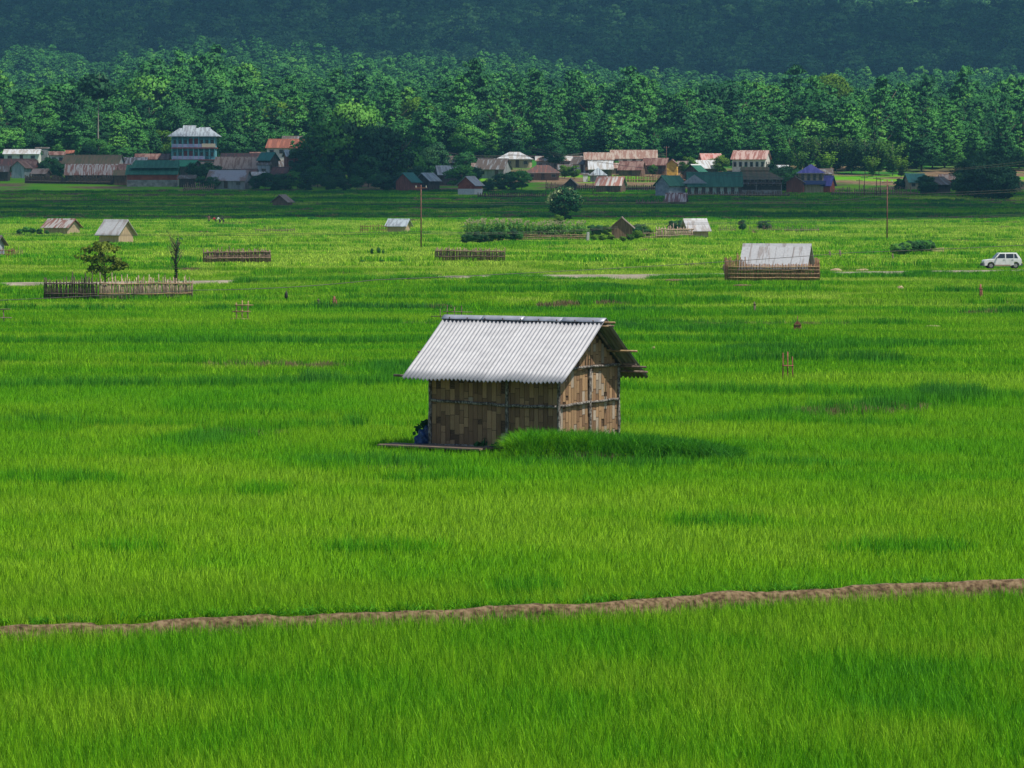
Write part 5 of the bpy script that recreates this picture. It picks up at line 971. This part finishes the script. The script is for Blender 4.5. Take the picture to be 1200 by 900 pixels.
def car():
    p = at(1173.5, 314.5, float(road_d(at(1173.5, 314.5, 378).x))); z = .29; t = thing("car", "small white five door hatchback driving left on the farm road", "car", (p.x, p.y, z), R(4))
    wm = flat("white_paint", (.74, .74, .73), .3, spec=.5); gl = flat("car_glass", (.02, .025, .03), .1, spec=.8); rb = flat("rubber", (.02, .02, .022), .8); gr = flat("grey_bumper", (.10, .10, .11), .7); rim_m = flat("rim", (.35, .34, .33), .4, .6); dust = flat("road_dirt", (.32, .22, .15), .9)
    L, Wc = 3.34, 1.42; x0 = -L / 2
    def arch(cx, r=.33, n=9): return [(cx + r * math.cos(a), .27 + r * math.sin(a)) for a in np.linspace(math.pi, 0, n)]
    low = [(x0 + .02, .30), (x0, .62), (x0 + .10, .74)] ; fa = arch(x0 + .62); ra = arch(x0 + 2.80)
    poly = [(x0 + .03, .24)] + fa + [(x0 + 1.0, .22), (x0 + 2.4, .22)] + ra + [(L / 2 - .02, .30), (L / 2, .66), (L / 2 - .03, .86), (x0 + 1.00, .86), (x0 + .12, .76), (x0, .62)]
    body = MB().prism(poly, -Wc / 2, Wc / 2).build("body", wm, t); bv = body.modifiers.new("bevel", 'BEVEL'); bv.width = .03; bv.segments = 2; bv.limit_method = 'ANGLE'
    # cabin, narrower towards the roof
    base = [(x0 + .92, .855), (L / 2 - .04, .855)]; top = [(x0 + 1.38, 1.38), (L / 2 - .42, 1.39)]
    V = [(base[0][0], -Wc / 2 + .02, base[0][1]), (base[1][0], -Wc / 2 + .02, base[1][1]), (base[1][0], Wc / 2 - .02, base[1][1]), (base[0][0], Wc / 2 - .02, base[0][1]), (top[0][0], -Wc / 2 + .13, top[0][1]), (top[1][0], -Wc / 2 + .13, top[1][1]), (top[1][0], Wc / 2 - .13, top[1][1]), (top[0][0], Wc / 2 - .13, top[0][1])]
    c = MB().add(V, [(0, 1, 5, 4), (2, 3, 7, 6), (1, 2, 6, 5), (3, 0, 4, 7), (4, 5, 6, 7), (0, 3, 2, 1)]).build("cabin", wm, t); bv = c.modifiers.new("bevel", 'BEVEL'); bv.width = .035; bv.segments = 2
    def side(q, zz, s_): # point on the cabin side
        f = (zz - .855) / .53; y = (Wc / 2 - .02 - .11 * f + .006); return (q, -s_ * -y, zz) if s_ < 0 else (q, y, zz)
    for s_ in (-1, 1):
        for nm, qs in (("front_side_window", [(x0 + 1.10, .92), (x0 + 1.86, .92), (x0 + 1.86, 1.30), (x0 + 1.42, 1.30)]), ("rear_side_window", [(x0 + 1.96, .92), (x0 + 2.62, .92), (x0 + 2.62, 1.30), (x0 + 1.96, 1.30)]), ("quarter_window", [(x0 + 2.68, .92), (x0 + 3.02, .92), (x0 + 2.84, 1.28), (x0 + 2.68, 1.30)])):
            pts = [side(a, b, s_) for a, b in qs]; b = MB(); inn = [(a, y - s_ * .02, z_) for a, y, z_ in pts]; out = [(a, y + s_ * .006, z_) for a, y, z_ in pts]; b.add(inn + out, [(0, 1, 2, 3), (4, 5, 6, 7), (0, 1, 5, 4), (1, 2, 6, 5), (2, 3, 7, 6), (3, 0, 4, 7)]).build(nm, gl, t)
        for nm, a0, a1 in (("front_door", x0 + 1.02, x0 + 1.90), ("rear_door", x0 + 1.93, x0 + 2.66)):
            dr = MB().box((a0 + a1) / 2, s_ * (Wc / 2 + .006), .58, a1 - a0, .02, .54).build(nm, wm, t); MB().box(a1 - .14, s_ * (Wc / 2 + .025), .78, .14, .03, .03).build("handle", gr, dr)
        MB().box(.0, s_ * (Wc / 2 + .012), .30, 1.35, .02, .10).build("dirty_sill", dust, t); MB().box(x0 + 1.12, s_ * (Wc / 2 + .07), .95, .10, .14, .10).build("mirror", gr, t)
        MB().box(x0 + .03, s_ * .50, .62, .06, .26, .14).build("headlight", flat("lamp_glass", (.6, .6, .58), .2) if "lamp_glass" not in bpy.data.materials else bpy.data.materials["lamp_glass"], t); MB().box(L / 2 - .01, s_ * .56, .72, .05, .2, .22).build("tail_light", flat("tail_red", (.4, .03, .03), .3) if "tail_red" not in bpy.data.materials else bpy.data.materials["tail_red"], t)
        for cx in (x0 + .62, x0 + 2.80):
            w = MB().tube([(cx, s_ * (Wc / 2 - .17), .27), (cx, s_ * (Wc / 2 - .01), .27)], .265, 24).build("wheel", rb, t); MB().tube([(cx, s_ * (Wc / 2 - .03), .27), (cx, s_ * (Wc / 2 + .005), .27)], .16, 16).build("rim", rim_m, w)
    wsc = MB().add([(x0 + .97, -Wc / 2 + .10, .90), (x0 + .97, Wc / 2 - .10, .90), (x0 + 1.33, Wc / 2 - .20, 1.33), (x0 + 1.33, -Wc / 2 + .20, 1.33), (x0 + .94, -Wc / 2 + .10, .90), (x0 + .94, Wc / 2 - .10, .90), (x0 + 1.30, Wc / 2 - .20, 1.33), (x0 + 1.30, -Wc / 2 + .20, 1.33)], [(0, 1, 2, 3), (4, 5, 6, 7), (0, 1, 5, 4), (1, 2, 6, 5), (2, 3, 7, 6), (3, 0, 4, 7)]).build("windscreen", gl, t)
    b = MB().box(x0 - .03, 0, .36, .16, Wc + .04, .22).build("front_bumper", gr, t); MB().box(L / 2 + .02, 0, .36, .14, Wc + .04, .2).build("rear_bumper", gr, t)
car()

# the wood behind the village: the nearest trees one by one, the mass beyond as one object
def forest():
    r = np.random.default_rng(5); pts = []
    step = 8.0
    for d in np.arange(1100, 2520, step):
        sp = step * (1.0 if d < 1700 else 1.25)
        w = .124 * d + 22
        for x in np.arange(-w, w, sp):
            pts.append((x + (r.random() - .5) * sp * .9, d + (r.random() - .5) * step * .9))
    P = np.array(pts); x, d = P[:, 0], P[:, 1]
    u = x / d; keep = (d > np.where((u > .055) | (u < -.07), 1092, 1118) + 16 * fbm(x / 25, x * 0, 51)) & ~((d < 1215) & (fbm(x / 12, d / 12, 52) > .68))
    for hx, hd, hl, hw in HOUSES: keep &= ~((np.abs(x - hx) < hl / 2 + 2.5) & (d > hd - 26) & (d < hd + hw + 3))
    P = P[keep]; P = P[np.argsort(P[:, 1])]
    n = len(P); x, d = P[:, 0], P[:, 1]; u = x / d
    hg = (10.5 + 9.5 * r.random(n) + 12 * (fbm(x / 45, d / 60, 53) - .5)); hg *= np.where(r.random(n) < .09, 1.3, 1)
    hg = np.clip(hg, 9, 24) * (1 + .18 * (1 - ss(1150, 1500, d))); hg += 9.0 * np.exp(-((u + .075) / .017) ** 2 - ((d - 1420) / 110) ** 2); hg = np.where(d < 1160, hg * .62, np.where(d < 1215, hg * .82, hg))
    keepers = fbm(x / 50, d / 50, 59); pn = np.where(keepers > .64, .15, np.where(u < -.06, .5 + .4 * ss(1200, 1400, d), .75 + .2 * ss(1180, 1300, d))); isp = r.random(n) < pn
    z = ground(x, d); npi = nbr = 0; rest = []; ZN = [(0, 'beyond the left edge of the picture'), (70, 'above the far left white roof'), (140, 'above the long olive roof'), (200, 'above the green roofed hall'), (260, 'behind the turquoise house'), (330, 'above the long mottled roof'), (400, 'around the orange roofed house'), (520, 'behind the dark shaded clump'), (620, 'behind the bright white hipped roof'), (720, 'behind the long pale row of rooms'), (800, 'above the pinkish tan roofs'), (910, 'above the white two storey house'), (1050, 'above the bamboo at right'), (1100, 'above the teal green hut'), (1150, 'left above the low dark clump at right'), (1201, 'at the right edge'), (9999, 'beyond the right edge of the picture')]
    for i in range(n):
        big = npi < 292 if isp[i] else nbr < 290
        wd = .85 + .55 * r.random()
        if big:
            random.seed(i); px_ = 600 + F * u[i]; zn = next(q for a_, q in ZN if px_ < a_); ad = ('tall ' if hg[i] > 17 else 'low ' if hg[i] < 12 else 'middling ') + ('front rank ' if d[i] < 1150 else 'second rank ' if d[i] < 1190 else 'rear ') + ('broad' if wd > 1.12 else 'slim' if wd < .96 else 'full')
            if isp[i]: npi += 1; tree(PINES[int(r.integers(8))], x[i], d[i], hg[i], "%s pine in the wood %s" % (ad, zn), "pines in the wood %s" % zn, name="pine_tree", wide=wd, z=z[i])
            else: nbr += 1; tree(BROADS[int(r.integers(7))], x[i], d[i], hg[i] * .8, "%s leafy tree %s" % (ad, zn), "broadleaf trees %s" % zn, name="broadleaf_tree", wide=wd * 1.15, z=z[i])
        else: rest.append(i)
    rest = np.array(rest); m = len(rest); idx = np.where(isp[rest], r.integers(0, 8, m), 8 + r.integers(0, 7, m)); s = np.where(isp[rest], hg[rest], hg[rest] * .85); ww = s * (.9 + .4 * r.random(m))
    scatter("wooded_slope", np.stack([x[rest], d[rest], z[rest] - .1], 1), np.stack([np.zeros(m), np.zeros(m), r.random(m) * 6.28], 1), np.stack([ww, ww, s], 1), idx, r.random(m), [a for a, b in PINES] + [a for a, b in BROADS], "sunlit pine wood rising behind the village")
    print('forest', n, npi, nbr, m)
forest()
def hill_forest():
    r = np.random.default_rng(9); pts = []; sp = 10.5
    for d in np.arange(2660, 3900, sp):
        w = .125 * d + 40; xs = np.arange(-w, w, sp); pts.append(np.stack([xs, np.full_like(xs, d)], 1))
    P = np.concatenate(pts); P += (r.random(P.shape) - .5) * sp * .95; x, d = P[:, 0], P[:, 1]; u = x / d
    keep = (((u - .1155) / .004) ** 2 + ((d - 2990) / 90) ** 2 > .35) & (r.random(len(x)) > .06); x, d = x[keep], d[keep]; n = len(x)
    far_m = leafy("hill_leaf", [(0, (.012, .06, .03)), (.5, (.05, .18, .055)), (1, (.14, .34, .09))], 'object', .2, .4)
    ms = [crown_mesh(pine, far_m, 200 + i, whorls=7, per=26, size=.09, wide=.36, low=.1, lump=.11) for i in range(3)] + [crown_mesh(broad, far_m, 210 + i, nl=18, per=60, size=.085, wide=.46, low=.1, lump=.2) for i in range(4)]
    s = 9 + 8 * r.random(n) + 6 * (fbm(x / 60, d / 60, 54) - .5); s *= np.where(r.random(n) < .05, 1.4, 1); ww = s * (.95 + .6 * r.random(n))
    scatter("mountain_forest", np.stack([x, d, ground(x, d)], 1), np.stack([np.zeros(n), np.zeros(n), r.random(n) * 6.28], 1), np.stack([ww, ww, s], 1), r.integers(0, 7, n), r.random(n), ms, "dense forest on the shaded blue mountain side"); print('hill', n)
hill_forest()


# ------------------------------------------------------------------ haze
hz_m = bpy.data.materials.new("valley_haze"); hz_m.use_nodes = True; hn = hz_m.node_tree; hn.nodes.clear()
ho = hn.nodes.new("ShaderNodeOutputMaterial"); pv = hn.nodes.new("ShaderNodeVolumePrincipled"); hn.links.new(pv.outputs[0], ho.inputs['Volume'])
pv.inputs['Color'].default_value = (.19, .50, .76, 1); pv.inputs['Density'].default_value = .00009; pv.inputs['Anisotropy'].default_value = 0.0
hb_ = MB().box(0, 2950, 260, 6600, 6800, 540).mesh("haze", hz_m); tag(link("haze", hb_), "thin blue haze filling the valley", kind='stuff')
